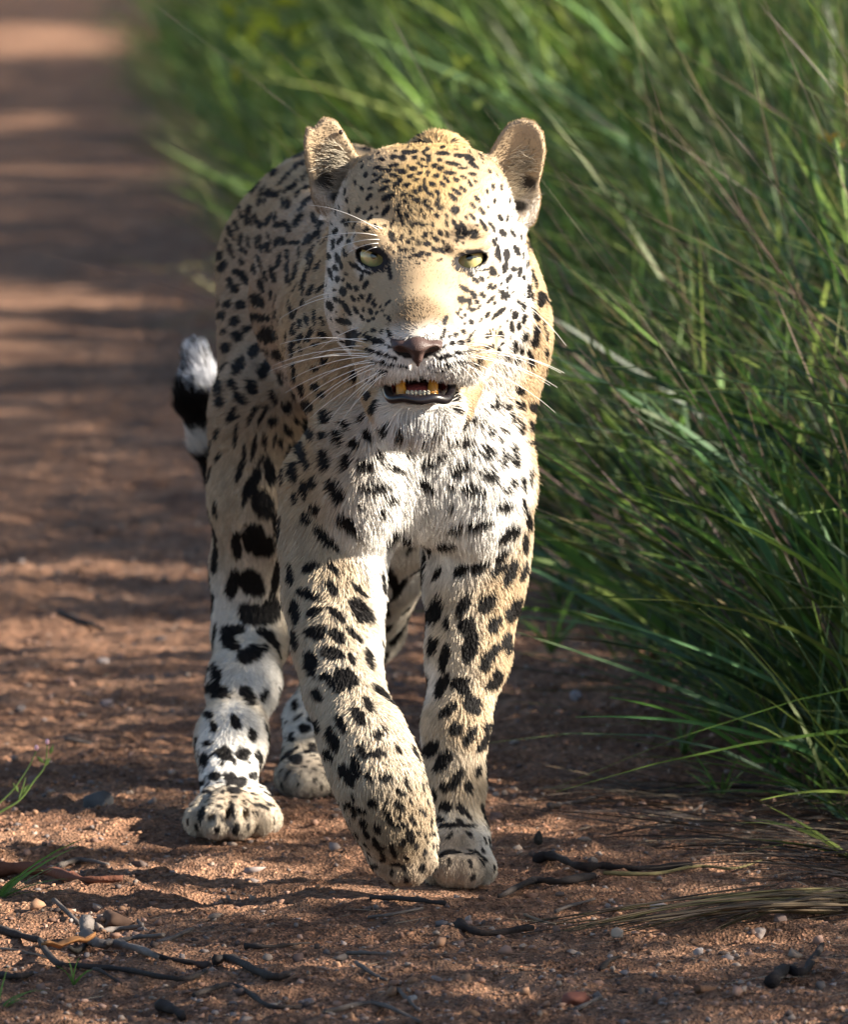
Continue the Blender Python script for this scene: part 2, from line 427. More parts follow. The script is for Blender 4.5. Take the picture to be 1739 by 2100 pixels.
S_HEAD4 = (1450, 780, 4.3475, """30,100,40,20,50;150,140,35,16,60;20,240,50,25,60;100,255,40,22,60;145,280,30,16,60;210,255,30,18,-40;120,390,25,14,-60;70,410,20,12,0;350,100,60,20,-60;430,150,20,14,0;440,60,50,20,-40;590,70,40,20,-10;490,20,60,30,-20;880,150,55,28,80;950,300,110,30,82;910,330,40,14,70;1065,330,80,42,88;1050,500,75,40,-80;1215,270,85,35,65;1305,335,55,12,88;1165,530,48,32,0;870,570,60,45,50;1260,570,75,25,-75;1100,670,65,30,-60;1315,650,50,14,80;705,670,55,28,60;610,690,60,25,40;545,610,50,25,10;720,550,120,14,-12
820,780,50,22,-60;880,800,50,22,-45;990,740,35,12,-65;800,655,20,8,30;460,820,75,28,32;590,910,50,32,60;720,910,45,28,35;420,980,60,45,40;515,990,45,30,60;635,1005,28,25,0;840,965,75,22,-45;890,1025,30,16,-35;1010,870,40,30,60;1050,925,70,45,-25;1165,865,30,12,-50
665,1080,50,16,-45;540,1115,55,28,10;400,1120,30,20,50;360,1165,25,20,0;465,1195,25,30,0;410,1235,25,16,50;790,1190,55,25,-55;960,1160,120,28,-42;690,1270,45,12,-55;555,1300,45,35,50;170,1275,65,25,-65;590,1440,40,12,-60;440,1440,28,28,0;325,1490,25,25,0;460,1325,18,18,0
1310,1070,75,30,85;1240,1010,40,25,60;1190,1200,60,40,70;1320,1270,75,30,85;1240,1350,60,25,90;1140,1370,70,32,85;990,1480,50,40,70;1320,1510,55,40,85;1490,1410,75,40,90;1465,1580,70,45,85;1480,1190,85,30,65;1395,860,110,28,75;1550,960,100,50,85;1430,610,90,28,80;1480,740,60,20,85;1530,560,50,35,80;1430,260,60,25,60;1350,470,60,10,88;1350,250,60,12,88;1170,1640,85,32,80;1270,1690,50,25,85;1640,1740,60,25,85;950,1740,60,30,80;780,1670,50,28,0;790,1500,45,30,0;1215,1830,38,35,0;1080,1790,40,30,0;1410,1790,70,35,60;1400,1880,55,40,60;1600,1330,70,14,85;1640,1500,80,14,80""")
S_MUZ = (1180, 1080, 3.952, """240,370,75,18,12;400,420,110,22,15;540,465,60,14,15;330,520,100,18,8;470,560,80,16,12;640,580,50,10,8;720,600,25,10,0;400,650,60,16,10
1230,450,130,20,-12;1430,400,100,18,-8;1560,370,60,14,-5;1160,570,30,14,0;1300,555,100,14,-10;1450,530,80,12,-8;1010,585,20,10,0;1080,575,15,10,0;1080,650,40,8,0;1190,650,20,8,0;1650,530,60,30,-40
1470,120,25,25,0;1365,165,28,25,0;1320,270,40,28,-10;1430,270,50,28,0;1530,245,30,25,0;1215,325,30,16,-40;1550,185,15,25,0;1285,190,14,18,0;490,150,75,22,65;1200,150,80,22,-62
300,1110,90,45,-70;200,960,45,50,0;460,830,70,40,80;1330,830,60,45,75;1350,960,90,35,80;1395,1170,48,28,60""")
S_HAUNCH = (550, 1000, 3.0, """640,55,40,35,0;780,70,45,50,60;590,165,35,45,0;960,30,75,45,30;975,180,110,32,5;725,225,50,42,-20;520,50,40,25,-60;470,190,60,15,85;840,310,35,45,70;755,380,60,42,35;615,325,30,28,0;1050,350,85,70,10;630,490,55,50,0;915,530,80,55,-50;755,680,90,50,-60;1150,545,60,50,10;1005,720,100,50,-75;1180,780,90,50,90;470,560,100,14,88;530,620,80,18,85;690,870,60,35,60;560,880,90,28,80;520,920,80,14,85;560,1040,50,55,0;885,890,80,55,70;775,1010,75,45,35;1095,1000,75,38,80;680,1180,95,38,-75;720,1190,40,20,0;720,1370,110,22,-85;880,1190,100,22,-65;980,1190,85,22,-60;1030,1090,40,20,30;1090,1230,50,48,0;930,1100,55,20,-20
810,1530,100,18,88;905,1490,110,25,-82;1010,1430,70,30,85;980,1600,100,18,-58;1050,1720,150,45,82;760,1730,120,28,-75;840,1900,170,30,-72;960,1990,110,70,60;1110,1430,80,20,-75;1170,1440,60,25,85;1265,1520,75,35,-70;1370,1500,60,30,-60;1430,1640,80,45,65;1240,1320,70,35,60;1460,1330,95,42,62;1320,1220,50,25,60;1630,1200,50,60,60;1445,1080,55,50,0;1250,1080,45,30,-80;1380,900,60,35,80;1520,880,45,38,0;1515,690,42,35,0;1610,620,45,40,0;1290,500,80,25,-85;1310,740,100,18,88;1600,960,35,40,0;1300,960,70,20,85
1290,130,70,22,80;1340,160,60,18,-75;1440,220,60,18,80;1525,200,90,16,85;1370,260,50,22,-80;1300,310,60,20,85;1400,30,60,18,80;1600,230,60,18,60;1480,330,40,22,-70;1370,400,45,22,-60;1600,360,50,30,60;1460,400,40,25,-70;1380,500,30,20,80;1530,460,30,18,0;1300,1700,65,50,40;1190,1790,80,25,85;1430,1900,80,30,-75;1610,1640,75,50,50;1520,1830,45,35,60;1600,1370,40,30,0;1310,2000,60,30,70;1150,1850,60,18,70""")
S_FLANK = (650, 400, 3.478, """440,1320,90,25,72;430,1500,110,22,72;300,1590,55,40,-75;345,1710,60,42,-60;200,1810,60,22,-75;250,1920,65,50,30;210,1900,90,20,88;440,1900,70,30,70;480,1970,60,50,10;540,1790,80,40,15;620,1880,50,40,20;500,1230,70,22,72;600,1540,45,22,60;570,1660,50,22,60;540,1470,80,14,72;310,1390,60,20,80;220,1580,70,12,-80;730,2060,70,30,0;420,1060,80,22,-72;450,960,80,18,-72;590,900,70,14,-75;530,1020,50,14,85;560,1130,45,18,80;650,1050,60,35,-60;620,1160,80,22,85;680,1170,70,12,85;780,900,130,20,-72;840,930,90,14,-75;860,850,60,18,-50;740,1180,90,18,75;780,1220,50,20,60;880,1180,80,25,-60;960,1140,70,14,-85;920,880,50,35,-60;985,880,50,22,-60;1040,970,70,16,85;1110,1010,90,28,85;990,1230,40,32,0;1090,1250,80,25,60;940,620,50,38,-60;890,530,60,38,-40;960,510,60,30,-50;700,620,120,18,-52;760,700,100,25,-55;650,700,80,16,-52;720,800,80,20,-55;560,740,80,16,-60;680,780,50,25,-50;1130,620,100,12,-45;1060,690,110,16,-48;1180,760,70,22,-65;1100,820,70,16,-45;1230,530,70,20,-25;1340,590,70,35,-60;1280,680,60,20,-60;1220,870,60,18,-60;1320,800,50,20,0;1140,380,90,22,-35;1210,430,80,20,-15;1270,350,50,20,-10;1340,940,100,18,-35;1260,1020,70,20,-45;1390,950,40,20,-50;1220,1180,90,25,-60;1400,1150,60,25,80;1480,1200,50,22,60;1060,1430,50,30,60;970,1440,55,25,-80;1150,1440,40,18,0;1200,1440,35,22,0;740,1420,70,20,85;800,1420,80,22,82;870,1500,60,30,70;640,1420,65,14,80;560,1380,70,16,85;890,1390,60,12,80;800,1500,50,20,85;1000,1640,80,25,-75;1100,1600,80,16,80;1360,1560,80,22,-62;1240,1560,60,16,85;770,1650,90,16,70;700,1720,90,20,75;840,1830,70,22,72;930,1800,90,30,70;1100,1780,110,18,85;1110,1870,60,25,60;1190,1780,100,20,-78;1390,1700,100,25,-80;1450,1710,70,20,-60;1300,1850,100,22,-75;800,1930,80,30,80;910,2020,70,16,85;1460,1330,90,25,85;1400,1380,90,20,-60;1330,1400,70,30,-60;1280,1990,80,20,85;1370,1990,70,25,-60""")
S_CHEST = (600, 1300, 1.3377, """920,180,20,18,0;990,200,20,14,70;843,215,30,20,50;948,240,14,16,0;783,250,22,20,0;1028,282,16,18,0;895,297,24,18,-60;745,330,30,22,-70;830,345,40,30,30;970,360,45,16,10;870,445,70,22,-8;945,495,28,18,-20;900,550,16,20,0;815,520,16,14,0;655,320,45,30,75;700,460,50,30,60;755,600,60,30,40;610,535,28,22,60;570,585,30,22,60;650,660,60,28,55;700,700,40,20,60;605,425,25,20,80;565,450,40,18,85;515,385,35,25,60;500,290,40,25,-60;580,190,50,25,65;555,300,60,22,70;715,220,35,22,65;660,125,28,25,70;650,210,20,16,0;480,90,30,18,60;575,75,35,25,30;745,165,28,16,60;820,130,25,12,-50
1245,100,14,18,0;1310,125,18,18,0;1350,140,16,14,0;1225,200,24,22,30;1155,185,20,14,0;1285,230,30,20,-15;1165,285,22,14,0;1320,280,14,12,0;1110,335,30,20,0;1380,280,38,22,-35;1255,360,50,24,-25;1385,390,38,22,20;1315,450,55,22,10;1215,430,14,12,0;1445,310,35,14,-70;1490,300,50,16,85;1105,430,38,25,60;1455,450,25,16,0;1450,525,45,18,-20;1340,520,30,14,0;1490,420,18,20,0;1350,600,60,24,-15;1240,620,40,14,0;1215,525,18,14,0;1460,640,60,22,-40;1200,690,50,18,0
1410,70,20,22,0;1465,80,18,20,0;1520,70,25,20,0;1580,80,25,25,0;1520,10,20,18,0;1485,135,22,14,80;1390,190,18,18,0;1425,165,14,12,0;1455,190,18,16,0;1430,225,16,10,0;1525,175,30,12,88;1565,165,30,14,80;1600,140,35,14,80;1600,250,40,14,-70;1570,240,25,10,0;1565,395,40,10,-75;1530,420,35,12,80;1535,510,40,10,80;1560,590,50,14,85;1545,690,45,16,85;1500,640,30,12,-60;1540,820,40,18,-70
1160,830,40,16,-60;1265,815,40,28,-40;1340,800,55,25,-35;1425,810,50,20,-40;1480,830,70,25,-65;1150,990,65,38,-75;1275,970,60,25,-60;1375,960,55,35,-55;1495,990,60,30,-65;1410,1060,50,25,-65;1290,1060,45,35,-40;1200,1050,40,15,80;1135,1150,40,18,80;1190,1200,60,22,-75;1305,1170,70,30,-65;1380,1220,60,30,-60;1460,1130,50,18,-60;1190,1310,40,22,-60;1260,1310,50,25,-20;1400,1320,45,30,-60;1440,740,50,20,-60
590,800,50,22,-20;685,800,40,22,50;500,830,50,16,85;575,920,60,22,20;680,890,50,20,50;520,1000,60,22,80;605,1000,50,20,-20;700,1005,50,22,45;815,1000,75,38,55;800,900,70,12,45;610,1090,50,28,-10;710,1110,50,28,40;690,1190,55,30,10;590,1210,45,25,50;520,1120,50,16,85;770,1210,35,14,60;850,1210,50,20,70;780,1100,50,14,45;655,1290,30,18,0;740,1300,60,35,50
375,510,60,48,70;325,430,75,28,-65;405,370,60,25,80;350,680,75,55,40;330,870,60,45,60;240,880,70,25,-75;320,1010,55,45,60;410,1000,60,45,-60;440,830,90,22,-75;445,620,60,25,80;240,1080,50,25,0;320,1190,65,35,-20;230,1130,50,30,50;260,700,60,20,85;170,1280,40,20,80
1020,670,50,20,50;945,840,70,30,60;980,900,70,14,-55;1040,700,50,14,-60;920,980,40,18,60""")
S_LEGS = (550, 2100, 1.449, """265,310,60,35,20;400,330,50,30,60;345,460,45,25,65;425,520,35,18,70;290,610,40,32,10;380,610,35,28,-10;195,645,20,30,0;240,480,30,18,80;240,720,30,22,0;320,735,30,25,0;370,750,28,25,0;430,715,20,22,0;180,755,18,16,0;215,560,25,12,0;220,425,20,18,0;480,330,40,16,-60;330,880,45,14,80;180,900,35,16,-70
635,380,16,30,0;680,490,30,25,0;620,540,20,14,0;720,580,25,20,0;640,640,35,25,0;730,740,12,14,0;690,600,20,12,0
740,40,50,22,0;820,120,60,28,20;710,190,60,25,70;830,280,60,30,40;910,240,55,22,60;990,370,45,20,65;860,470,45,25,70;940,430,50,30,60;745,330,35,22,50;1035,520,25,20,0;1070,490,20,16,0;820,540,60,28,65;735,470,40,18,65;960,600,50,20,60;1030,610,40,25,0;1130,590,22,14,50;890,720,60,28,60;930,680,60,22,75;800,620,35,20,60;990,720,30,18,60;1010,850,30,22,0;950,880,40,14,20;900,860,25,14,40;1075,730,40,20,0;1150,800,35,16,30;965,950,30,18,50;1140,860,35,18,60;1190,1010,40,18,70;1095,930,40,14,60;1030,1050,40,16,60;980,1000,30,12,60;1110,1080,45,14,70;1235,990,14,12,0;1300,1000,12,10,0;1280,1035,10,8,0;1240,885,12,14,0;1200,930,30,12,60;1150,960,30,14,0;1060,1110,30,12,70;1120,1150,30,12,0;1020,1160,25,12,0;830,830,25,12,0;1060,880,20,14,0
1310,90,50,20,-60;1345,290,55,25,-75;1450,290,55,30,60;1490,370,60,45,70;1375,400,60,25,-35;1415,490,30,28,0;1480,530,60,25,-55;1350,650,60,30,-50;1290,590,50,30,-50;1250,560,50,16,-65;1415,740,60,28,-60;1355,775,28,20,60;1310,810,35,20,80;1475,770,30,22,80;1365,870,35,30,0;1440,880,35,20,60;1520,700,30,16,-70;1590,390,50,28,-70;1540,560,60,22,-60;1610,240,45,28,-65;1590,130,60,25,-60;1670,100,40,16,-70;1350,180,45,16,80;1480,60,50,30,-60;1560,480,30,18,-60;1390,960,50,14,0;1330,930,30,14,0;1480,960,40,10,0""")
bvh = BVHTree.FromPolygons(vp.tolist(), quads.tolist())
SPOTS = []
for ox, oy, sc, txt in (S_HEAD1, S_HEAD2, S_HEAD3, S_HEAD4, S_MUZ, S_HAUNCH, S_FLANK, S_CHEST, S_LEGS):
    for e in txt.replace('\n', ';').split(';'):
        x, y, a, b, g = map(float, e.split(','))
        u, v, a, b = (ox + x / sc) * K, (oy + y / sc) * K, a / sc * K, b / sc * K
        if sc > 3.9: a, b = a * 1.06 + .6, b * 1.10 + .8
        elif v > 1000 and u > 575: a, b = a * .93, b * .93
        elif v < 700: a, b = a * 1.04 + .4, b * 1.06 + .6
        d = Vector(P(u, v, 1.0) - CAM).normalized()
        hit, nr, fi, dist = bvh.ray_cast(Vector(CAM), d)
        if hit is None: continue
        cs = max(0.15, abs(nr.dot(d)))
        SPOTS.append((u, v, a, b, math.radians(g), np.array(hit), max(a, b) / 2200 / cs * 1.6 + .006, cs))
print('spots', len(SPOTS))

def spot_mask(p, n):
    """how black the coat is at surface points p with normals n"""
    uv = UV(p)
    wob = fbm(p * 95, 2) * .22 + fbm(p * 300 + 9, 1) * .12 - .06
    front = (n * norm(CAM - p)).sum(1) > -0.05
    m = np.zeros(len(p))
    order = np.argsort(uv[:, 1]); vs = uv[order, 1]
    for u, v, a, b, g, c, R, cs in SPOTS:
        r = max(a, b) * 1.5
        i0, i1 = np.searchsorted(vs, v - r), np.searchsorted(vs, v + r)
        idx = order[i0:i1]
        du, dv = uv[idx, 0] - u, uv[idx, 1] - v
        k = (np.abs(du) < r) & front[idx]
        idx, du, dv = idx[k], du[k], dv[k]
        if not len(idx): continue
        k = np.linalg.norm(p[idx] - c, axis=1) < R
        idx, du, dv = idx[k], du[k], dv[k]
        ca, sa = math.cos(g), math.sin(g)
        q = np.sqrt(((du * ca + dv * sa) / a) ** 2 + ((-du * sa + dv * ca) / b) ** 2) + wob[idx]
        m[idx] = np.maximum(m[idx], 1 - sst(.95, 1.15, q))
    # the parts of the coat the list does not reach: broken rosettes and spots set at random
    yo = np.argsort(p[:, 1]); yv = p[yo, 1]
    for c, a, b, t1, t2, ring in FILL:
        k = yo[np.searchsorted(yv, c[1] - a * 1.5):np.searchsorted(yv, c[1] + a * 1.5)]
        k = k[np.abs(p[k, 2] - c[2]) < a * 1.5]
        k = k[np.abs(p[k, 0] - c[0]) < a * 1.5]
        if not len(k): continue
        d = p[k] - c
        q = np.sqrt(((d @ t1) / a) ** 2 + ((d @ t2) / b) ** 2) + wob[k]
        w = 1 - sst(.95, 1.15, q)
        if ring: w = w * sst(.35, .6, q)
        m[k] = np.maximum(m[k], w)
    return m

tri_area = np.linalg.norm(fn, axis=1) / 2
def sample_roots(n, weight):
    w = tri_area * weight
    cdf = np.cumsum(w); cdf /= cdf[-1]
    f = np.searchsorted(cdf, rng.random(n))
    a, b = rng.random(n)[:, None], rng.random(n)[:, None]
    q = quads[f]
    p = (vp[q[:, 0]] * (1 - a) + vp[q[:, 1]] * a) * (1 - b) + (vp[q[:, 3]] * (1 - a) + vp[q[:, 2]] * a) * b
    nn = norm((vn[q[:, 0]] * (1 - a) + vn[q[:, 1]] * a) * (1 - b) + (vn[q[:, 3]] * (1 - a) + vn[q[:, 2]] * a) * b)
    return p, nn

HEADC = P(868, 560, -.20)
def headness(p):
    return (1 - sst(.120, .150, np.linalg.norm((p - HEADC) * np.array([1, .9, 1]), axis=1))) * (1 - sst(-.10, -.06, p[:, 1]))

def flow(p, n):
    """which way the hair lies"""
    h = headness(p)[:, None]
    fh = norm(p - P(857, 705, -.40)) + np.array([0, .25, 0])
    low = (1 - sst(.30, .42, p[:, 2]))[:, None]
    fb = np.array([-.05, .80, -.40]) * (1 - low) + np.array([0, .30, -1.0]) * low
    f = fb * (1 - h) + fh * h
    tail = (sst(1.04, 1.08, p[:, 1]) * (p[:, 0] < -.14))[:, None]
    f = f * (1 - tail) + np.array([-.35, 0, 1.0]) * tail
    f = f - (f * n).sum(1, keepdims=True) * n
    f = norm(f)
    j = np.stack([N1(p * 60), N2(p * 60 + 5), N3(p * 60 + 11)], 1) * .40 + np.stack([N2(p * 190), N3(p * 190 + 5), N1(p * 190 + 11)], 1) * .20
    f = f + j
    f = f - (f * n).sum(1, keepdims=True) * n
    return norm(f)

# random fill
FILL = []
_fp, _fnn = sample_roots(26000, np.ones(len(quads)))
_c3 = np.array([s[5] for s in SPOTS]); _r3 = np.array([min(.030, max(s[2], s[3]) / 2150 / s[7] + .010) for s in SPOTS])
_hd = headness(_fp)
_fl = flow(_fp, _fnn)
_view = (_fnn * norm(CAM - _fp)).sum(1)
_gap = np.concatenate([(np.linalg.norm(_c3[None] - _fp[i:i + 2000, None], axis=2) - _r3[None]).min(1) for i in range(0, len(_fp), 2000)])
_ok = (_fp[:, 2] > .03) & ~((_hd > .3) & (_fp[:, 1] < -.15)) & (_gap > np.where((_view > .3) & (_fp[:, 1] < .25), .022, .006))
_cell = {}
# fine spots on the forehead sides and cheeks, and mottling on the paws
_bald = ((860, 610, -.31, .046), (858, 740, -.34, .050), (765, 528, -.26, .026), (963, 532, -.26, .027), (862, 850, -.30, .040), (1062, 350, -.14, .050), (688, 340, -.14, .045))
_hf = (_hd > .6) & (_fp[:, 1] < -.13) & (_fp[:, 2] > .50)
for _u, _v, _y, _r in _bald: _hf &= np.linalg.norm(_fp - P(_u, _v, _y), axis=1) > _r
_gap0 = np.concatenate([(np.linalg.norm(_c3[None] - _fp[i:i + 2000, None], axis=2)).min(1) for i in range(0, len(_fp), 2000)])
_hf &= _gap0 > .0105
_pf = ((_fp[:, 2] < .075) | (np.linalg.norm(_fp - P(815, 1700, -.18), axis=1) < .065)) & (_fp[:, 2] > .012) & (_gap0 > .0085)
_mini = []
for i in np.nonzero(_hf | _pf)[0]:
    if _mini and (np.linalg.norm(np.array(_mini) - _fp[i], axis=1) < (.0105 if _hf[i] else .0115)).any(): continue
    _mini.append(_fp[i]); t1 = _fl[i]; sz = (.0025 if _hf[i] else .0030) * rng.uniform(.7, 1.3)
    FILL.append((_fp[i], sz * rng.uniform(1.1, 1.7), sz * .8, t1, np.cross(t1, _fnn[i]), False))
for i in np.nonzero(_ok)[0]:
    p = _fp[i]
    sp = .019 if (p[2] > .36) else .026
    k0 = tuple((p / .026).astype(int)); bad = False
    for dx in (-1, 0, 1):
        for dy in (-1, 0, 1):
            for dz in (-1, 0, 1):
                for q in _cell.get((k0[0] + dx, k0[1] + dy, k0[2] + dz), ()):
                    if (q[0] - p[0]) ** 2 + (q[1] - p[1]) ** 2 + (q[2] - p[2]) ** 2 < sp * sp: bad = True; break
    if bad: continue
    _cell.setdefault(k0, []).append(tuple(p))
    sz = (.0065 if p[2] > .36 else .0095) * rng.uniform(.6, 1.25)
    t1 = _fl[i]; t2 = np.cross(t1, _fnn[i])
    FILL.append((p, sz * rng.uniform(1.1, 1.8), sz * .75, t1, t2, False))
print('fill', len(FILL))

# soft patches of ground colour: (u, v, y, radius, colour, strength)
TAN = np.array([.47, .345, .215]); WHITE = np.array([.86, .83, .79]); GOLD = np.array([.50, .335, .135]); PINK = np.array([.40, .29, .205])
PATCH = [
 (868, 400, -.23, .042, GOLD, .85), (880, 345, -.17, .045, GOLD, .8), (900, 290, .08, .06, GOLD, .6), (865, 660, -.34, .027, (.25, .175, .105), .92), (862, 595, -.30, .028, (.32, .225, .135), .9),
 (864, 545, -.28, .026, (.36, .26, .155), .8), (866, 480, -.26, .035, (.46, .33, .17), .7),
 (765, 548, -.27, .016, WHITE, .8), (963, 552, -.27, .018, WHITE, .8), (745, 495, -.25, .018, WHITE, .5), (985, 495, -.25, .022, WHITE, .5),
 (1010, 580, -.2, .060, WHITE, .85), (690, 440, -.17, .04, WHITE, .35), (1040, 450, -.16, .04, WHITE, .6), (735, 600, -.2, .045, WHITE, .55), (945, 630, -.26, .036, WHITE, .6), (1000, 470, -.2, .045, WHITE, .5), (760, 690, -.27, .03, WHITE, .4),
 (822, 745, -.35, .034, WHITE, .9), (895, 745, -.35, .036, WHITE, .95), (940, 700, -.30, .03, WHITE, .8), (1040, 640, -.12, .05, WHITE, .55), (1000, 760, -.1, .06, WHITE, .5), (700, 520, -.2, .03, WHITE, .5), (862, 850, -.30, .045, WHITE, 1.0), (862, 900, -.15, .06, WHITE, 1.0),
 (800, 900, -.08, .062, WHITE, 1.0), (820, 1000, -.08, .070, WHITE, 1.0), (950, 930, -.06, .065, WHITE, 1.0), (985, 1010, -.04, .062, WHITE, 1.0), (900, 1060, .0, .07, WHITE, 1.0),
 (930, 860, -.08, .05, WHITE, .9), (780, 1090, -.06, .045, WHITE, 1.0), (760, 1180, -.06, .034, WHITE, 1.0), (765, 1270, -.08, .030, WHITE, .95), (760, 1350, -.12, .026, WHITE, .8), (910, 1180, .04, .040, WHITE, 1.0), (895, 1290, .03, .034, WHITE, 1.0), (880, 1400, .0, .028, WHITE, .9), (865, 1520, .0, .02, WHITE, .7),
 (835, 1500, -.14, .026, WHITE, .7), (880, 1640, -.16, .020, WHITE, .7),
 (490, 1500, .45, .055, WHITE, .85), (470, 1620, .42, .050, WHITE, .85), (500, 1380, .55, .05, WHITE, .55), (480, 1250, .62, .05, WHITE, .5), (560, 1420, .55, .04, WHITE, .7), (560, 1100, .60, .05, WHITE, .4), (400, 1680, .37, .03, WHITE, .8),
 (620, 1480, .80, .045, WHITE, .7), (800, 1150, .75, .045, WHITE, .6), (985, 1740, -.05, .025, WHITE, .5), (480, 1690, .33, .040, (.36, .27, .19), .75), (935, 1770, -.09, .040, (.34, .26, .19), .7), (628, 1620, .70, .038, (.20, .155, .12), .85), (835, 1780, -.17, .034, (.30, .22, .15), .85), (812, 1690, -.19, .050, (.34, .255, .165), .85), (1050, 1230, .0, .040, (.47, .345, .21), .8), (1035, 1340, -.01, .040, (.47, .345, .21), .8), (970, 1480, -.03, .036, (.47, .35, .22), .75), (950, 1620, -.03, .032, (.47, .36, .24), .7), (630, 1200, -.1, .045, (.52, .41, .28), .6), (645, 1330, -.13, .042, (.52, .41, .28), .6), (680, 1460, -.19, .040, (.52, .41, .28), .5), (735, 1590, -.21, .040, (.52, .41, .28), .5),
 (620, 480, .5, .20, PINK, .8), (520, 700, .7, .16, PINK, .8), (640, 780, .1, .10, PINK, .6), (540, 1080, .62, .08, (.50, .39, .27), .6), (400, 745, 1.14, .050, (.80, .80, .84), 1.0), (430, 900, 1.15, .06, WHITE, .8), (480, 1030, 1.15, .07, WHITE, .8),
]
def coat(p, n):
    """ground colour and black of the coat"""
    c = np.tile(TAN, (len(p), 1))
    under = sst(.25, .75, -n[:, 2])[:, None]
    c = c * (1 - under) + WHITE * under
    low = ((1 - sst(.22, .42, p[:, 2])) * .75)[:, None]; c = c * (1 - low) + np.array([.66, .58, .47]) * low
    for u, v, y, r, col, s in PATCH:
        w = s * (1 - sst(.55, 1.25, np.linalg.norm(p - P(u, v, y), axis=1) / r))[:, None]
        c = c * (1 - w) + np.asarray(col) * w
    c = c * (1 + .10 * fbm(p * 45, 2))[:, None]
    m = spot_mask(p, n)
    ft = 1 - sst(.045, .075, p[:, 2]); c = c * (1 - ft * .30 * sst(-.2, .5, fbm(p * 130, 2)))[:, None]
    # tail rings
    tl = sst(1.05, 1.09, p[:, 1]) * (p[:, 0] < -.15)
    ring = sst(-.15, .15, np.sin((p[:, 2] - .36) * 80) + .55 + .4 * fbm(p * 60, 2)) * (1 - sst(.402, .425, p[:, 2] + .030 * fbm(p * 50, 2)))
    ring = np.maximum(ring, (p[:, 2] > .40) * sst(.05, .35, fbm(p * np.array([130, 130, 45]), 2)) * .8)
    m = np.maximum(m * (1 - tl), tl * ring)
    return c, m
# ================================================================== LEOPARD OBJECTS
leopard = empty('leopard', (0, 0, 0))
tag(leopard, 'spotted leopard with open mouth walking along the dirt track towards the viewer', 'leopard')

m_skin, n_, l_, b_ = new_mat('leopard_skin', rough=.75, spec=.2)
at = n_.new('ShaderNodeAttribute'); at.attribute_name = 'Col'
l_.new(at.outputs['Color'], b_.inputs['Base Color'])

m_fur, n_, l_, b_ = new_mat('fur', rough=.6, spec=.18)
at = n_.new('ShaderNodeAttribute'); at.attribute_name = 'Col'
l_.new(at.outputs['Color'], b_.inputs['Base Color'])

EYES = (P(765, 527, -.2470), P(963, 531, -.2470))
LIPC = P(860, 800, -.32)
def bare(p):
    """1 where the skin is bare: eye rims, nose, inside of the mouth"""
    d = np.zeros(len(p))
    for (e, w, h, a) in ((P(765, 529, -.262), .0172, .0116, 20), (P(963, 533, -.262), .0174, .0102, -12)):
        q = p - e; ca, sa = math.cos(math.radians(a)), math.sin(math.radians(a))
        x = q[:, 0] * ca - q[:, 2] * sa; z = q[:, 0] * sa + q[:, 2] * ca
        d = np.maximum(d, (np.sqrt((x / w) ** 2 + (z / h) ** 2) < 1) * (np.abs(q[:, 1]) < .035))
    q = p - P(860, 800, -.325)
    d = np.maximum(d, np.sqrt((q[:, 0] / .0340) ** 2 + (q[:, 1] / .06) ** 2 + (q[:, 2] / .0135) ** 2) < 1)
    q = p - P(855, 714, -.355)
    d = np.maximum(d, np.sqrt((q[:, 0] / .023) ** 2 + (q[:, 1] / .03) ** 2 + (q[:, 2] / .0105) ** 2) < 1)
    return d

def earness(p):
    r = np.zeros(len(p)); side = np.zeros(len(p))
    for (a, b, s) in ((P(1058, 405, -.15), P(1076, 275, -.15), 1), (P(694, 380, -.15), P(664, 280, -.15), -1)):
        ab = b - a; t = np.clip(((p - a) @ ab) / (ab @ ab), 0, 1)
        d = np.linalg.norm(p - a - t[:, None] * ab, axis=1)
        w = (1 - sst(.030, .036, d)) * (p[:, 1] < -.09)
        r = np.maximum(r, w); side = np.where(w > 0, s, side)
    for ec, er in ((P(872, 424, -.165), (.070, .085, .052)), (P(870, 500, -.165), (.083, .080, .060)), (P(808, 388, -.165), (.040, .060, .032)), (P(936, 388, -.165), (.040, .060, .032))):
        r = r * sst(1.02, 1.14, np.linalg.norm((p - ec) / np.array(er), axis=1))
    return r, side

cc, mm = coat(vp, vn)
br = bare(vp)
ear0, _s0 = earness(vp)
mm = mm * (ear0 < .1)
skin = cc * .75 * (1 - mm[:, None]) + np.array([.012, .010, .010]) * mm[:, None]
holv = np.zeros(len(vp))
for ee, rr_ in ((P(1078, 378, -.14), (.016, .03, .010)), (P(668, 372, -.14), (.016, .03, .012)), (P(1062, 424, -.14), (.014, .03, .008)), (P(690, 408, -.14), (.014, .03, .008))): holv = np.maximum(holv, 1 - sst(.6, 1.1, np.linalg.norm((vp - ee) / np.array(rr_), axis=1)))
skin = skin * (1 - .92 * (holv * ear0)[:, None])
skin = np.where(br[:, None] > 0, np.array([.014, .012, .013]), skin)
inside = np.linalg.norm((vp - P(860, 800, -.30)) / np.array([.027, .03, .012]), axis=1) < 1.15
skin = np.where(inside[:, None], np.array([.22, .06, .055]), skin)
body = mesh_obj('body', vp, quads.copy(), m_skin, leopard, True, skin)

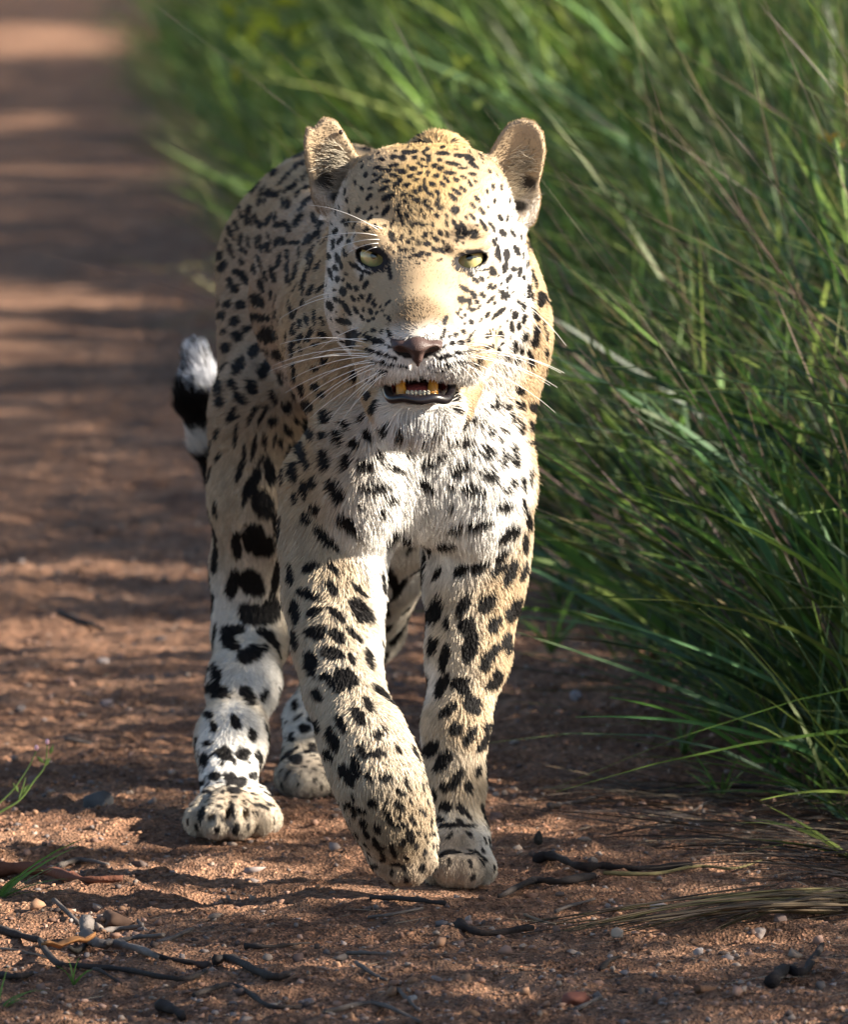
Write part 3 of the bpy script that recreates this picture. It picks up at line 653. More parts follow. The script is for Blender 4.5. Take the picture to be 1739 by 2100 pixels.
# ---- fur
fc = vp[quads].mean(1)
wgt = np.ones(len(quads))
hq = headness(fc)
wgt *= 1 + hq * 2.2 * (fc[:, 1] < -.10)
wgt *= 1 - bare(fc)
wgt *= 1 + 1.0 * earness(fc)[0]
wgt *= np.where((norm(fn) * norm(CAM - fc)).sum(1) < -.15, .4, 1)
wgt *= (fc[:, 2] > .004)
NF = int(globals().get('NFUR', 700000))
rp, rn = sample_roots(NF, wgt)
h = headness(rp); ear, eside = earness(rp)
fl = flow(rp, rn)
L = np.full(NF, .0110)
L = L * (1 - h) + .0058 * h
ruff = h * sst(-.22, -.15, rp[:, 1]) ; L = L + ruff * .006
chest = (1 - sst(.07, .13, np.linalg.norm((rp - P(880, 1000, -.05)) * np.array([.9, .9, .75]), axis=1))); L = L + chest * .005
belly = sst(.3, .9, -rn[:, 2]) * sst(.3, .4, rp[:, 2]) * (1 - h); L = L + belly * .012
bridge = (1 - sst(.03, .055, np.linalg.norm(rp - P(860, 640, -.32), axis=1))); L = L * (1 - .30 * bridge)
chin = (1 - sst(.02, .045, np.linalg.norm(rp - P(862, 858, -.31), axis=1))); L = L + chin * .006
foot = 1 - sst(.04, .10, rp[:, 2]); legs_ = 1 - sst(.28, .40, rp[:, 2]); L = L * (1 - .18 * legs_)
L = L * (1 - .45 * foot)
tailw = sst(1.06, 1.10, rp[:, 1]) * (rp[:, 0] < -.14); L = L + tailw * .008
muz = 1 - sst(.040, .055, np.linalg.norm(rp - P(858, 740, -.34), axis=1)); L = L * (1 - .25 * muz)
lips = 1 - sst(.018, .032, np.linalg.norm((rp - P(858, 785, -.335)) * np.array([.55, .8, 1.2]), axis=1)); L = L * (1 - .45 * lips)
L = L * rng.uniform(.65, 1.25, NF)
col, blk = coat(rp + fl * (L * .45)[:, None], rn)
lift = .26 + .08 * chest + .12 * tailw + .08 * (rp[:, 2] < .35) - .08 * h
# ears: short pale hair, longer tufts inside running outwards
fe = np.stack([eside * .30, np.zeros(NF), np.ones(NF)], 1) * 1.0
cup = ear * (rn[:, 1] < -.1) * ((rn[:, 0] * eside) > -.75)
inner = np.maximum(1 - sst(.012, .020, np.linalg.norm((rp - P(1062, 370, -.14)) * np.array([1, .6, .5]), axis=1)), 1 - sst(.012, .020, np.linalg.norm((rp - P(690, 360, -.14)) * np.array([1, .6, .5]), axis=1)))
tuft = cup * inner * (rng.random(NF) < .22)
fe2 = np.stack([eside * .8, np.full(NF, -.45), rng.normal(.30, .25, NF)], 1)
fl = np.where((ear > .5)[:, None], norm(fe - (fe * rn).sum(1, keepdims=True) * rn + .2 * rng.normal(size=(NF, 3))), fl)
fl = np.where((tuft > .5)[:, None], norm(fe2 + .22 * rng.normal(size=(NF, 3))), fl)
lift = np.where(ear > .5, .15, lift)
L = np.where(ear > .5, .0040, L); L = np.where(tuft > .5, rng.uniform(.009, .020, NF), L)
earc = np.where((rn[:, 1] < -.1)[:, None], np.array([.56, .43, .30]), np.array([.60, .42, .22]))
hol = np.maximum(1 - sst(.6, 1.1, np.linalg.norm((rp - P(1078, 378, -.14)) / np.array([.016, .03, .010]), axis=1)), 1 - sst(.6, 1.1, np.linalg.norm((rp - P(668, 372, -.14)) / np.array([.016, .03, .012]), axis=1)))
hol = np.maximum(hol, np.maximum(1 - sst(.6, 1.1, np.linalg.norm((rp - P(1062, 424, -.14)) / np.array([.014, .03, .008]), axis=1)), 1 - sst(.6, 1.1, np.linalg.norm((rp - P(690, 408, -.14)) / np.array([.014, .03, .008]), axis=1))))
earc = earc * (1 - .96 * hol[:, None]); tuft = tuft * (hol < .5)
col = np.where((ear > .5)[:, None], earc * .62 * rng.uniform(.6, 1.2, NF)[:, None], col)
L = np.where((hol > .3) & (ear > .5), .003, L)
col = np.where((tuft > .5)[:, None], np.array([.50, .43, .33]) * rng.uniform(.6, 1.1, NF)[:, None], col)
earback = (ear > .5) & (rn[:, 1] > .35)
blk = np.where((ear > .12), 0, blk); blk = np.where(earback & (rp[:, 2] < .715), 1, blk)
shade = rng.uniform(.80, 1.14, NF) * (1 + .16 * fbm(rp * 170, 2) + .10 * fbm(rp * 70 + 3, 1) + .18 * h * fbm(rp * 420, 2))
col = col * shade[:, None]
# dark hair tips on the bridge of the nose
fleck = (rng.random(NF) < .30) * bridge
col = col * (1 - .55 * fleck[:, None])
blackc = np.array([.006, .005, .005]) * rng.uniform(.6, 2.0, NF)[:, None]
sw = (rng.random(NF) < blk).astype(float)[:, None]
col = col * (1 - sw) + blackc * sw
d0 = norm(fl * np.cos(lift)[:, None] + rn * np.sin(lift)[:, None] * 1.3 + .10 * rng.normal(size=(NF, 3)))
d1 = norm(fl + rn * .10 + np.array([0, 0, -.15]) + .13 * rng.normal(size=(NF, 3)))
NP = 4
pts = np.zeros((NF, NP, 3), dtype=np.float32)
for k in range(NP):
    t = k / (NP - 1)
    pts[:, k] = rp - rn * .0008 + (d0 * (t - .45 * t * t) + d1 * .45 * t * t)[:, :] * L[:, None]
rad = np.array([1.0, .95, .7, .15])[None, :] * (np.where(h > .5, .00019, .00029) * rng.uniform(.8, 1.2, NF))[:, None]
hc = bpy.data.hair_curves.new('fur')
hc.add_curves([NP] * NF)
hc.attributes['position'].data.foreach_set('vector', pts.ravel())
ra = hc.attributes.get('radius') or hc.attributes.new('radius', 'FLOAT', 'POINT')
ra.data.foreach_set('value', rad.astype(np.float32).ravel())
ca_ = hc.attributes.new('Col', 'FLOAT_COLOR', 'CURVE')
c4 = np.ones((NF, 4), dtype=np.float32); c4[:, :3] = col
ca_.data.foreach_set('color', c4.ravel())
hc.materials.append(m_fur)
fur = bpy.data.objects.new('fur', hc); COL.objects.link(fur); fur.parent = leopard
tag(fur, kind='stuff')
# ================================================================== LEOPARD FACE PARTS
def surf(u, v, push=0.0):
    d = Vector(P(u, v, 1.0) - CAM).normalized()
    hit, nr, fi, dist = bvh.ray_cast(Vector(CAM), d)
    return (np.array(hit) + np.array(nr) * push) if hit is not None else P(u, v, -.2)

# eyes: a ball with procedural iris, looking at the viewer
m_eye, n_, l_, b_ = new_mat('leopard_eye', rough=.06, spec=.6)
tc = n_.new('ShaderNodeTexCoord'); sx = n_.new('ShaderNodeSeparateXYZ')
l_.new(tc.outputs['Object'], sx.inputs[0])
cb = n_.new('ShaderNodeCombineXYZ'); l_.new(sx.outputs['X'], cb.inputs['X']); l_.new(sx.outputs['Z'], cb.inputs['Z'])
ln = n_.new('ShaderNodeVectorMath'); ln.operation = 'LENGTH'; l_.new(cb.outputs[0], ln.inputs[0])
mr = n_.new('ShaderNodeMapRange'); mr.inputs['From Max'].default_value = .0155; l_.new(ln.outputs['Value'], mr.inputs['Value'])
rp_ = n_.new('ShaderNodeValToRGB'); l_.new(mr.outputs[0], rp_.inputs[0])
e = rp_.color_ramp.elements
e[0].position = .17; e[0].color = (.004, .004, .004, 1)
e[1].position = 1; e[1].color = (.02, .015, .01, 1)
for pos, c in ((.20, (.10, .11, .03, 1)), (.26, (.50, .42, .15, 1)), (.62, (.72, .56, .17, 1)), (.78, (.50, .38, .11, 1)), (.82, (.02, .015, .01, 1))):
    q = e.new(pos); q.color = c
nz = n_.new('ShaderNodeTexNoise'); nz.inputs['Scale'].default_value = 350; nz.inputs['Detail'].default_value = 4
mp = n_.new('ShaderNodeMapping'); mp.inputs['Scale'].default_value = (1, 1, .35); l_.new(tc.outputs['Object'], mp.inputs[0]); l_.new(mp.outputs[0], nz.inputs['Vector'])
mx = n_.new('ShaderNodeMix'); mx.data_type = 'RGBA'; mx.blend_type = 'MULTIPLY'; mx.inputs[0].default_value = .5
l_.new(rp_.outputs[0], mx.inputs[6]); l_.new(nz.outputs['Color'], mx.inputs[7])
gm = n_.new('ShaderNodeGamma'); gm.inputs[1].default_value = .75; l_.new(mx.outputs[2], gm.inputs[0])
l_.new(gm.outputs[0], b_.inputs['Base Color'])
b_.inputs['Coat Weight'].default_value = 1; b_.inputs['Coat Roughness'].default_value = .03
def ball(r, nu=40, nv=24):
    v = [(0, -r, 0)]; f = []
    for j in range(1, nv):
        a = math.pi * j / nv
        for i in range(nu):
            t = 2 * math.pi * i / nu
            v.append((r * math.sin(a) * math.cos(t), -r * math.cos(a), r * math.sin(a) * math.sin(t)))
    v.append((0, r, 0))
    for i in range(nu): f.append((0, 1 + i, 1 + (i + 1) % nu))
    for j in range(nv - 2):
        for i in range(nu):
            a = 1 + j * nu + i; b = 1 + j * nu + (i + 1) % nu
            f.append((a, a + nu, b + nu, b))
    o = 1 + (nv - 2) * nu
    for i in range(nu): f.append((o + i, len(v) - 1, o + (i + 1) % nu))
    return v, f
tv_, tf_ = ball(.0022, 10, 8)
tk = mesh_obj('tick', np.array(tv_) * np.array([1, .7, 1.2]), tf_, new_mat('tick_shell', (.05, .035, .03), .4, .4)[0]); tk.location = P(699, 272, -.150)
tag(tk, 'dark tick clinging to the inner rim of the notched ear', 'tick')
bv, bf = ball(.0172)
for c, rz in ((P(767, 528, -.2520), 0), (P(962, 532, -.2520), 0)):
    o = mesh_obj('eye', bv, bf, m_eye, leopard)
    o.location = c; o.rotation_euler = (math.radians(-8), 0, rz)

# nose leather
m_nose, n_, l_, b_ = new_mat('nose_leather', (.065, .038, .033), .5, .35)
nz = n_.new('ShaderNodeTexVoronoi'); nz.inputs['Scale'].default_value = 900
tc = n_.new('ShaderNodeTexCoord'); l_.new(tc.outputs['Object'], nz.inputs['Vector'])
bp = n_.new('ShaderNodeBump'); bp.inputs['Strength'].default_value = .5; bp.inputs['Distance'].default_value = .0006
l_.new(nz.outputs['Distance'], bp.inputs['Height']); l_.new(bp.outputs[0], b_.inputs['Normal'])
c0 = P(855, 720, -.355)
small_sdf(c0 - .035, c0 + .035, .0009)
ell(P(855, 711, -.355), (.0232, .012, .0064), .003)
cone(P(855, 714, -.360), P(856, 734, -.358), .0105, .0052, .005)
cone(P(824, 711, -.356), P(806, 700, -.348), .0050, .0030, .004)
cone(P(886, 711, -.356), P(904, 700, -.348), .0050, .0030, .004)
cone(P(856, 738, -.357), P(857, 750, -.354), .0024, .0016, .003)
ell(P(829, 724, -.368), (.0100, .014, .0042), .002, sub=True, rot=(0, 30, 0))
ell(P(883, 724, -.368), (.0100, .014, .0042), .002, sub=True, rot=(0, -30, 0))
small_obj('nose', m_nose, leopard)
# dark nostril folds beside the leather
m_dark, *_ = new_mat('dark_skin', (.012, .009, .010), .35, .5)
m_lip, n_, l_, b_ = new_mat('wet_black_lip', (.010, .008, .010), .28, .4)
b_.inputs['Coat Weight'].default_value = .25

def tube(pts, rad, n=8, close=True):
    """tube through points, with given radii"""
    pts = np.asarray(pts, float); rad = np.broadcast_to(rad, (len(pts),))
    t = norm(np.gradient(pts, axis=0)); up = np.array([0.13, .31, .94])
    a = norm(np.cross(t, up)); b = np.cross(t, a)
    ang = np.arange(n) * 2 * math.pi / n
    v = (pts[:, None] + rad[:, None, None] * (a[:, None] * np.cos(ang)[None, :, None] + b[:, None] * np.sin(ang)[None, :, None])).reshape(-1, 3)
    f = []
    for i in range(len(pts) - 1):
        for j in range(n):
            f.append((i * n + j, i * n + (j + 1) % n, (i + 1) * n + (j + 1) % n, (i + 1) * n + j))
    if close:
        f.append(tuple(range(n))[::-1]); f.append(tuple(range((len(pts) - 1) * n, len(pts) * n)))
    return v, f

def spline(pts, m=6):
    pts = np.asarray(pts, float); q = np.vstack([2 * pts[0] - pts[1], pts, 2 * pts[-1] - pts[-2]]); out = []
    for i in range(1, len(q) - 2):
        for k in range(m):
            t = k / m
            out.append(.5 * ((2 * q[i]) + (-q[i - 1] + q[i + 1]) * t + (2 * q[i - 1] - 5 * q[i] + 4 * q[i + 1] - q[i + 2]) * t * t + (-q[i - 1] + 3 * q[i] - 3 * q[i + 1] + q[i + 2]) * t ** 3))
    out.append(q[-2]); return np.array(out)

c0 = P(860, 805, -.31)
small_sdf(c0 - np.array([.05, .05, .03]), c0 + np.array([.05, .05, .03]), .0011)
lp = spline([P(793, 775, -.300), P(795, 804, -.320), P(804, 819, -.334), P(830, 817, -.343), (P(860, 822, -.346)), P(890, 817, -.343), P(914, 820, -.334), P(925, 804, -.320), P(927, 775, -.300)], 5)
for a, b in zip(lp, lp[1:]): cone(a, b, .0034, .0034, .003)
small_obj('lower_lip', m_lip, leopard)
m_tooth, *_ = new_mat('stained_tooth', (.50, .23, .035), .25, .5)
m_inc, *_ = new_mat('incisor_enamel', (.42, .37, .28), .3, .5)
m_tongue, *_ = new_mat('tongue', (.22, .05, .045), .35, .5)
for s, u in ((-1, 822), (1, 888)):
    small_sdf(P(u, 795, -.33) - .016, P(u, 795, -.33) + .016, .0009)
    cone(P(u - s * 2, 814, -.326), P(u + s * 2, 770, -.320), .0054, .0040, .002)
    small_obj('canine_tooth', m_tooth, leopard)
for i in range(6):
    u = 836 + i * 8.4
    c = P(u, 806, -.334)
    small_sdf(c - .006, c + .006, .0006)
    ell(c, (.0020, .0018, .0029), .001)
    small_obj('incisor', m_inc, leopard)
c = P(857, 800, -.305)
small_sdf(c - .03, c + .03, .0012)
ell(c, (.0190, .024, .0075), .003)
small_obj('tongue', m_tongue, leopard)

# whiskers: x0, y0, x1, y1 in the head block (origin 551.3, 214.4; 0.3699 per unit)
m_wh, *_ = new_mat('whisker', (.82, .78, .72), .35, .5)
WH = [(550,1300,110,1390),(520,1365,20,1450),(560,1385,60,1470),(560,1420,220,1560),(580,1440,190,1700),(600,1460,280,1650),(620,1480,330,1760),(640,1490,360,1820),(560,1400,0,1480),(600,1440,180,1640),(500,1235,280,1360),(380,1040,200,1100),(380,1060,60,1190),(530,1340,240,1400),(660,1500,450,1640),(650,1490,520,1600),(610,1470,450,1700),
 (620,700,230,560),(610,730,280,745),(640,690,420,655),(620,750,360,810),(610,770,430,830),(600,790,500,850),
 (1100,1300,1380,1300),(1110,1330,1250,1360),(1100,1360,1620,1490),(1100,1390,1600,1570),(1100,1420,1590,1710),(1100,1430,1350,1760),(1080,1400,1560,1560),(1090,1440,1300,1600),(1020,1480,1060,1590),(1040,1470,1120,1600),(1150,1370,1640,1490),(1400,1090,1650,1340),(1380,1100,1540,1310),(1280,1220,1400,1330),(1110,1380,1480,1450),(1080,1440,1240,1560),(1060,1450,1200,1620),
 (540,1320,60,1330),(590,1430,90,1600),(630,1480,230,1740),(570,1400,130,1520)]
for x0, y0, x1, y1 in WH:
    u0, v0, u1, v1 = 551.3 + .3699 * x0, 214.4 + .3699 * y0, 551.3 + .3699 * x1, 214.4 + .3699 * y1
    a = surf(u0, v0, -.001)
    b = P(u1, v1, min(a[1] + .03, -.21))
    if v0 < 600 and u0 > 1040: b = P(u1, v1, a[1] - .01)
    ln_ = np.linalg.norm(b - a)
    c1 = a + (b - a) * .33 + np.array([0, -.02, .10 * ln_ * (1 if y1 < 1700 else .6)])
    c2 = a + (b - a) * .70 + np.array([0, -.012, .09 * ln_])
    t = np.linspace(0, 1, 12)[:, None]
    pts_ = (1 - t) ** 3 * a + 3 * (1 - t) ** 2 * t * c1 + 3 * (1 - t) * t * t * c2 + t ** 3 * b
    v, f = tube(pts_, np.linspace(.00042, .00012, 12), 5)
    mesh_obj('whisker', v, f, m_wh, leopard)
# ================================================================== GROUND
EDGE_Y = np.array([-20, -1.0, .4, 2.5, 9.5, 19, 45, 120]); EDGE_X = np.array([.75, .62, .47, .22, -.20, -.66, -1.9, -5.3])
def edge(y): return np.interp(y, EDGE_Y, EDGE_X)
def grow(a, b, s0, k):
    r = [a]; s = s0
    while r[-1] < b: r.append(r[-1] + s); s *= k
    return np.array(r)
gx = np.concatenate([-grow(.62, 70, .02, 1.22)[::-1], np.arange(-.615, .72, .0058), grow(.725, 70, .02, 1.22)])
gy = np.concatenate([-grow(1.22, 30, .02, 1.3)[::-1], np.arange(-1.215, 1.6, .0070), grow(1.607, 160, .012, 1.028)])
GXX, GYY = np.meshgrid(gx, gy, indexing='ij')
PAWS = [P(940, 1790, -.03), P(478, 1705, .36), P(628, 1632, .71), P(830, 1812, -.13)]
def gheight(x, y):
    p = np.stack([x, y, np.zeros_like(x)], -1)
    e = x - edge(y)
    z = .10 * sst(-.05, .9, e) + .012 * fbm(p * 2.1 + 3, 2)
    fine = .0065 * fbm(p * np.array([11, 17, 1]) + 5, 3) + .0040 * fbm(p * np.array([48, 62, 1]), 2) + .0019 * N2(p * 150)
    z = z + fine * (1 - sst(6, 20, y)) * 1.15
    for q in PAWS:
        w = 1 - sst(.03, .13, np.hypot(x - q[0], y - q[1]))
        z = z * (1 - w) + w * (fine * .5 - .001)
    return z
GZ = gheight(GXX, GYY)
nx, ny = GXX.shape
idx = np.arange(nx * ny).reshape(nx, ny)
gf = np.stack([idx[:-1, :-1], idx[1:, :-1], idx[1:, 1:], idx[:-1, 1:]], -1).reshape(-1, 4)
m_soil, n_, l_, b_ = new_mat('sandy_soil', rough=.95, spec=.15)
tc = n_.new('ShaderNodeTexCoord')
def noise(scale, detail=4, dist=0):
    t = n_.new('ShaderNodeTexNoise'); t.inputs['Scale'].default_value = scale; t.inputs['Detail'].default_value = detail; t.inputs['Roughness'].default_value = .65
    l_.new(tc.outputs['Object'], t.inputs['Vector']); return t
def ramp(src, stops):
    r = n_.new('ShaderNodeValToRGB'); l_.new(src, r.inputs[0]); e = r.color_ramp.elements
    e[0].position, e[0].color = stops[0][0], (*stops[0][1], 1); e[1].position, e[1].color = stops[-1][0], (*stops[-1][1], 1)
    for p_, c_ in stops[1:-1]: q = e.new(p_); q.color = (*c_, 1)
    return r
def mix(a, b, f, mode='MIX'):
    m = n_.new('ShaderNodeMix'); m.data_type = 'RGBA'; m.blend_type = mode
    if isinstance(f, float): m.inputs[0].default_value = f
    else: l_.new(f, m.inputs[0])
    l_.new(a, m.inputs[6]); l_.new(b, m.inputs[7]); return m.outputs[2]
r1 = ramp(noise(5, 6).outputs['Fac'], [(.3, (.125, .068, .045)), (.5, (.215, .122, .078)), (.7, (.315, .190, .125))])
r2 = ramp(noise(90, 5).outputs['Fac'], [(.35, (.55, .50, .48)), (.5, (1, 1, 1)), (.68, (1.35, 1.25, 1.15))])
c = mix(r1.outputs[0], r2.outputs[0], 1.0, 'MULTIPLY')
vo = n_.new('ShaderNodeTexVoronoi'); vo.inputs['Scale'].default_value = 330; l_.new(tc.outputs['Object'], vo.inputs['Vector'])
sp = n_.new('ShaderNodeSeparateColor'); l_.new(vo.outputs['Color'], sp.inputs[0])
r3 = ramp(sp.outputs[0], [(.0, (.35, .33, .34)), (.18, (.8, .75, .72)), (.5, (1, 1, 1)), (.85, (1.1, 1.05, 1.0)), (.97, (2.1, 1.9, 1.8))])
c = mix(c, r3.outputs[0], .85, 'MULTIPLY')
l_.new(c, b_.inputs['Base Color'])
bp = n_.new('ShaderNodeBump'); bp.inputs['Strength'].default_value = .9; bp.inputs['Distance'].default_value = .0035
l_.new(vo.outputs['Distance'], bp.inputs['Height'])
bp2 = n_.new('ShaderNodeBump'); bp2.inputs['Strength'].default_value = .8; bp2.inputs['Distance'].default_value = .008
l_.new(noise(70, 6).outputs['Fac'], bp2.inputs['Height']); l_.new(bp.outputs[0], bp2.inputs['Normal']); l_.new(bp2.outputs[0], b_.inputs['Normal'])
ground = mesh_obj('ground', np.stack([GXX, GYY, GZ], -1).reshape(-1, 3), gf, m_soil)
tag(ground, 'reddish brown sandy dirt track', 'ground', kind='structure')

def on_ground(u, v):
    p = G(u, v)
    for _ in range(3):
        p = G(u, v, float(gheight(np.array([p[0]]), np.array([p[1]]))[0]))
    return p

# vertex-coloured materials
def vc_mat(name, rough=.85, spec=.2):
    m, n, l, b = new_mat(name, rough=rough, spec=spec)
    a = n.new('ShaderNodeAttribute'); a.attribute_name = 'Col'; l.new(a.outputs['Color'], b.inputs['Base Color'])
    return m, n, l, b
m_peb, n_, l_, b_ = vc_mat('pebble_stone')
m_litter, *_ = vc_mat('dry_litter', .8)

PHI = (1 + 5 ** .5) / 2
ICO_V = norm(np.array([(-1, PHI, 0), (1, PHI, 0), (-1, -PHI, 0), (1, -PHI, 0), (0, -1, PHI), (0, 1, PHI), (0, -1, -PHI), (0, 1, -PHI), (PHI, 0, -1), (PHI, 0, 1), (-PHI, 0, -1), (-PHI, 0, 1)], float))
ICO_F = np.array([(0, 11, 5), (0, 5, 1), (0, 1, 7), (0, 7, 10), (0, 10, 11), (1, 5, 9), (5, 11, 4), (11, 10, 2), (10, 7, 6), (7, 1, 8), (3, 9, 4), (3, 4, 2), (3, 2, 6), (3, 6, 8), (3, 8, 9), (4, 9, 5), (2, 4, 11), (6, 2, 10), (8, 6, 7), (9, 8, 1)])
def ico_scatter(name, xy, size, cols, mat, flat=(.5, .9), long=(.7, 1.5)):
    n = len(xy)
    z = gheight(xy[:, 0], xy[:, 1])
    a = rng.uniform(0, 6.28, n); sx = size * rng.uniform(*long, n); sy = size * rng.uniform(.6, 1.1, n); sz = size * rng.uniform(*flat, n)
    v = ICO_V[None] * (1 + .30 * rng.normal(size=(n, 12, 1)))
    v = v * np.stack([sx, sy, sz], -1)[:, None]
    ca, sa = np.cos(a)[:, None], np.sin(a)[:, None]
    v = np.stack([v[..., 0] * ca - v[..., 1] * sa, v[..., 0] * sa + v[..., 1] * ca, v[..., 2]], -1)
    v = v + np.stack([xy[:, 0], xy[:, 1], z + sz * .35], -1)[:, None]
    f = (ICO_F[None] + 12 * np.arange(n)[:, None, None]).reshape(-1, 3)
    return mesh_obj(name, v.reshape(-1, 3), f, mat, None, False, np.repeat(cols, 12, axis=0))
def scatter_xy(n, near=False):
    """points on the ground, even in the view of someone walking there: denser near the front"""
    y = rng.uniform(-1.15, 1, n) if near else -1.15 + 5.5 * rng.random(n) ** 1.7
    x = rng.uniform(-.62, .75, n)
    return np.stack([x, y], 1)
PEB = np.array([(.30, .17, .12), (.34, .21, .16), (.20, .12, .09), (.22, .18, .17), (.34, .26, .21), (.11, .08, .07), (.32, .18, .11)])
xy = scatter_xy(26000); w = .25 + .75 * sst(-.5, .5, N3(np.stack([xy[:, 0] * 3, xy[:, 1] * 3, xy[:, 0] * 0], 1)) + (xy[:, 0] > .1) * .5)
xy = xy[rng.random(len(xy)) < w]
g_ = ico_scatter('gravel', xy, rng.gamma(1.5, .00085, len(xy)) + .0007, PEB[rng.integers(0, 7, len(xy))] * rng.uniform(.55, 1.05, (len(xy), 1)), m_peb)
tag(g_, 'loose pink and grey grit scattered over the track', 'gravel', kind='stuff')

# dry litter: short straws and bark flakes
def ribbons(base, direction, length, width, bend, nseg=4, twist=None, taper=1.0, up=np.array([0, 0, 1.0])):
    """many flat tapering strips: arrays of base points, directions, lengths, widths, downward bends"""
    n = len(base); t = np.linspace(0, 1, nseg + 1)
    d = norm(direction)
    side = norm(np.cross(d, up) + 1e-6)
    if twist is not None:
        nrm_ = np.cross(side, d); side = side * np.cos(twist)[:, None] + nrm_ * np.sin(twist)[:, None]
    c = base[:, None] + d[:, None] * (length[:, None] * t[None])[..., None] + (bend[:, None, :] * (length[:, None] * t[None] ** 2)[..., None])
    wv = width[:, None] * (1 - taper * t[None] ** 1.8) * (.55 + .45 * np.minimum(t[None] * 6, 1)) + .0002
    v = np.stack([c - side[:, None] * wv[..., None] / 2, c + side[:, None] * wv[..., None] / 2], 2).reshape(-1, 3)
    k = (nseg + 1) * 2
    b0 = np.arange(nseg)[None] * 2 + np.arange(n)[:, None] * k
    f = np.stack([b0, b0 + 1, b0 + 3, b0 + 2], -1).reshape(-1, 4)
    return v, f, k
xy = scatter_xy(4200); xy = xy[rng.random(len(xy)) < .25 + .75 * sst(-.1, .5, xy[:, 0])]
n = len(xy); a = rng.normal(0, .6, n)
base = np.stack([xy[:, 0], xy[:, 1], gheight(xy[:, 0], xy[:, 1]) + .0025], 1)
v, f, k = ribbons(base, np.stack([np.cos(a), np.sin(a), rng.normal(0, .05, n)], 1), rng.uniform(.006, .045, n), rng.uniform(.0010, .0030, n), np.stack([0 * a, rng.normal(0, .15, n), 0 * a], 1), 3, taper=.6)
lc = np.array([(.05, .035, .028), (.10, .07, .05), (.20, .15, .10), (.03, .022, .020), (.28, .22, .15)])[rng.integers(0, 5, n)]
tag(mesh_obj('plant_litter', v, f, m_litter, None, False, np.repeat(lc, k, 0)), 'bits of dead straw and bark strewn on the soil', 'litter', kind='stuff')

# ---- single stones
def stone(u, v, w, h, col, label, seed, group=None, tex=None):
    r = np.random.default_rng(seed)
    me_v, me_f = ball(1.0, 22, 14)
    vv = np.array(me_v)
    vv = vv * (1 + .26 * fbm(vv * 1.9 + seed * 3.1, 3))[:, None]
    for _k in range(7):
        pl = r.normal(size=3); pl /= np.linalg.norm(pl); dd_ = vv @ pl - r.uniform(.55, .85); vv = vv - np.maximum(dd_, 0)[:, None] * pl * .85
    sc = F / 1.0
    p = on_ground(u, v + h * .5)
    k = (p[1] + 8.5) / F
    vv = vv * np.array([w * k / 2, w * k / 2 * .8, h * k * .62]) + np.array([0, 0, h * k * .22])
    cv = np.asarray(col)[None] * .72 * (1 + .25 * fbm(vv * 60 + seed, 3))[:, None]
    o = mesh_obj('stone', vv, me_f, m_peb, None, True, cv)
    o.location = p; o.rotation_euler = (0, 0, r.uniform(-.5, .5))
    tag(o, label, 'stone', group)
STN = [(205, 1633, 74, 44, (.13, .125, .125), 'rounded slate grey stone on the track by the hind paw'),
 (220, 1440, 32, 18, (.18, .15, .16), 'small purplish grey stone on the sunlit strip of track'),
 (335, 1308, 36, 16, (.10, .085, .085), 'flat dark stone behind the hind leg'),
 (212, 1352, 28, 16, (.26, .22, .21), 'small pale stone above the purplish one'),
 (236, 1880, 84, 44, (.13, .075, .052), 'broad lump of brown earth behind the forked branch'),
 (1176, 2040, 66, 36, (.26, .10, .07), 'red and pink angular rock near the bottom of the picture'),
 (1226, 2040, 27, 22, (.12, .11, .11), 'dark grey pebble touching the red rock'),
 (1268, 1906, 28, 24, (.48, .38, .30), 'cream pointed pebble beside the straw bundle'),
 (1350, 1855, 46, 18, (.46, .36, .31), 'pale flat stone under the long black stick'),
 (1556, 1908, 32, 26, (.46, .38, .34), 'pale rounded stone right of the cream pebble'),
 (1382, 1690, 30, 16, (.36, .34, .36), 'bluish white pebble, left one of the pair by the grass'),
 (1424, 1688, 34, 18, (.38, .35, .37), 'bluish white pebble, right one of the pair by the grass'),
 (1104, 1712, 20, 26, (.05, .045, .04), 'black upright chip right of the planted paw'),
 (1216, 1762, 20, 22, (.14, .12, .11), 'grey brown pebble above the thick black stick'),
 (1678, 1895, 44, 26, (.30, .16, .09), 'orange brown stone at the straw by the picture edge'),
 (1434, 1948, 24, 18, (.42, .36, .34), 'pale pebble below the straw bundle'),
 (1368, 1972, 40, 18, (.20, .19, .18), 'dull grey flat stone in the lower gravel'),
 (845, 2042, 24, 18, (.30, .29, .29), 'pale grey pebble at the bottom centre'),
 (871, 1958, 26, 20, (.08, .06, .055), 'dark brown clod at the lower centre of the track'),
 (1182, 1420, 26, 20, (.36, .33, .36), 'lilac white pebble under the grass edge'),
 (1320, 1332, 60, 56, (.26, .13, .09), 'reddish rock half hidden in the grass edge'),
 (960, 1880, 18, 12, (.38, .30, .26), 'tiny pale pebble left of the dark stick'),
 (42, 1450, 26, 14, (.12, .10, .10), 'dark pebble at the picture edge on the track'),
 (1600, 1880, 30, 18, (.36, .25, .21), 'pinkish stone between the straw stems')]
for i, (u, v_, w_, h_, c_, lb) in enumerate(STN): stone(u, v_, w_, h_, c_, lb, i + 11)

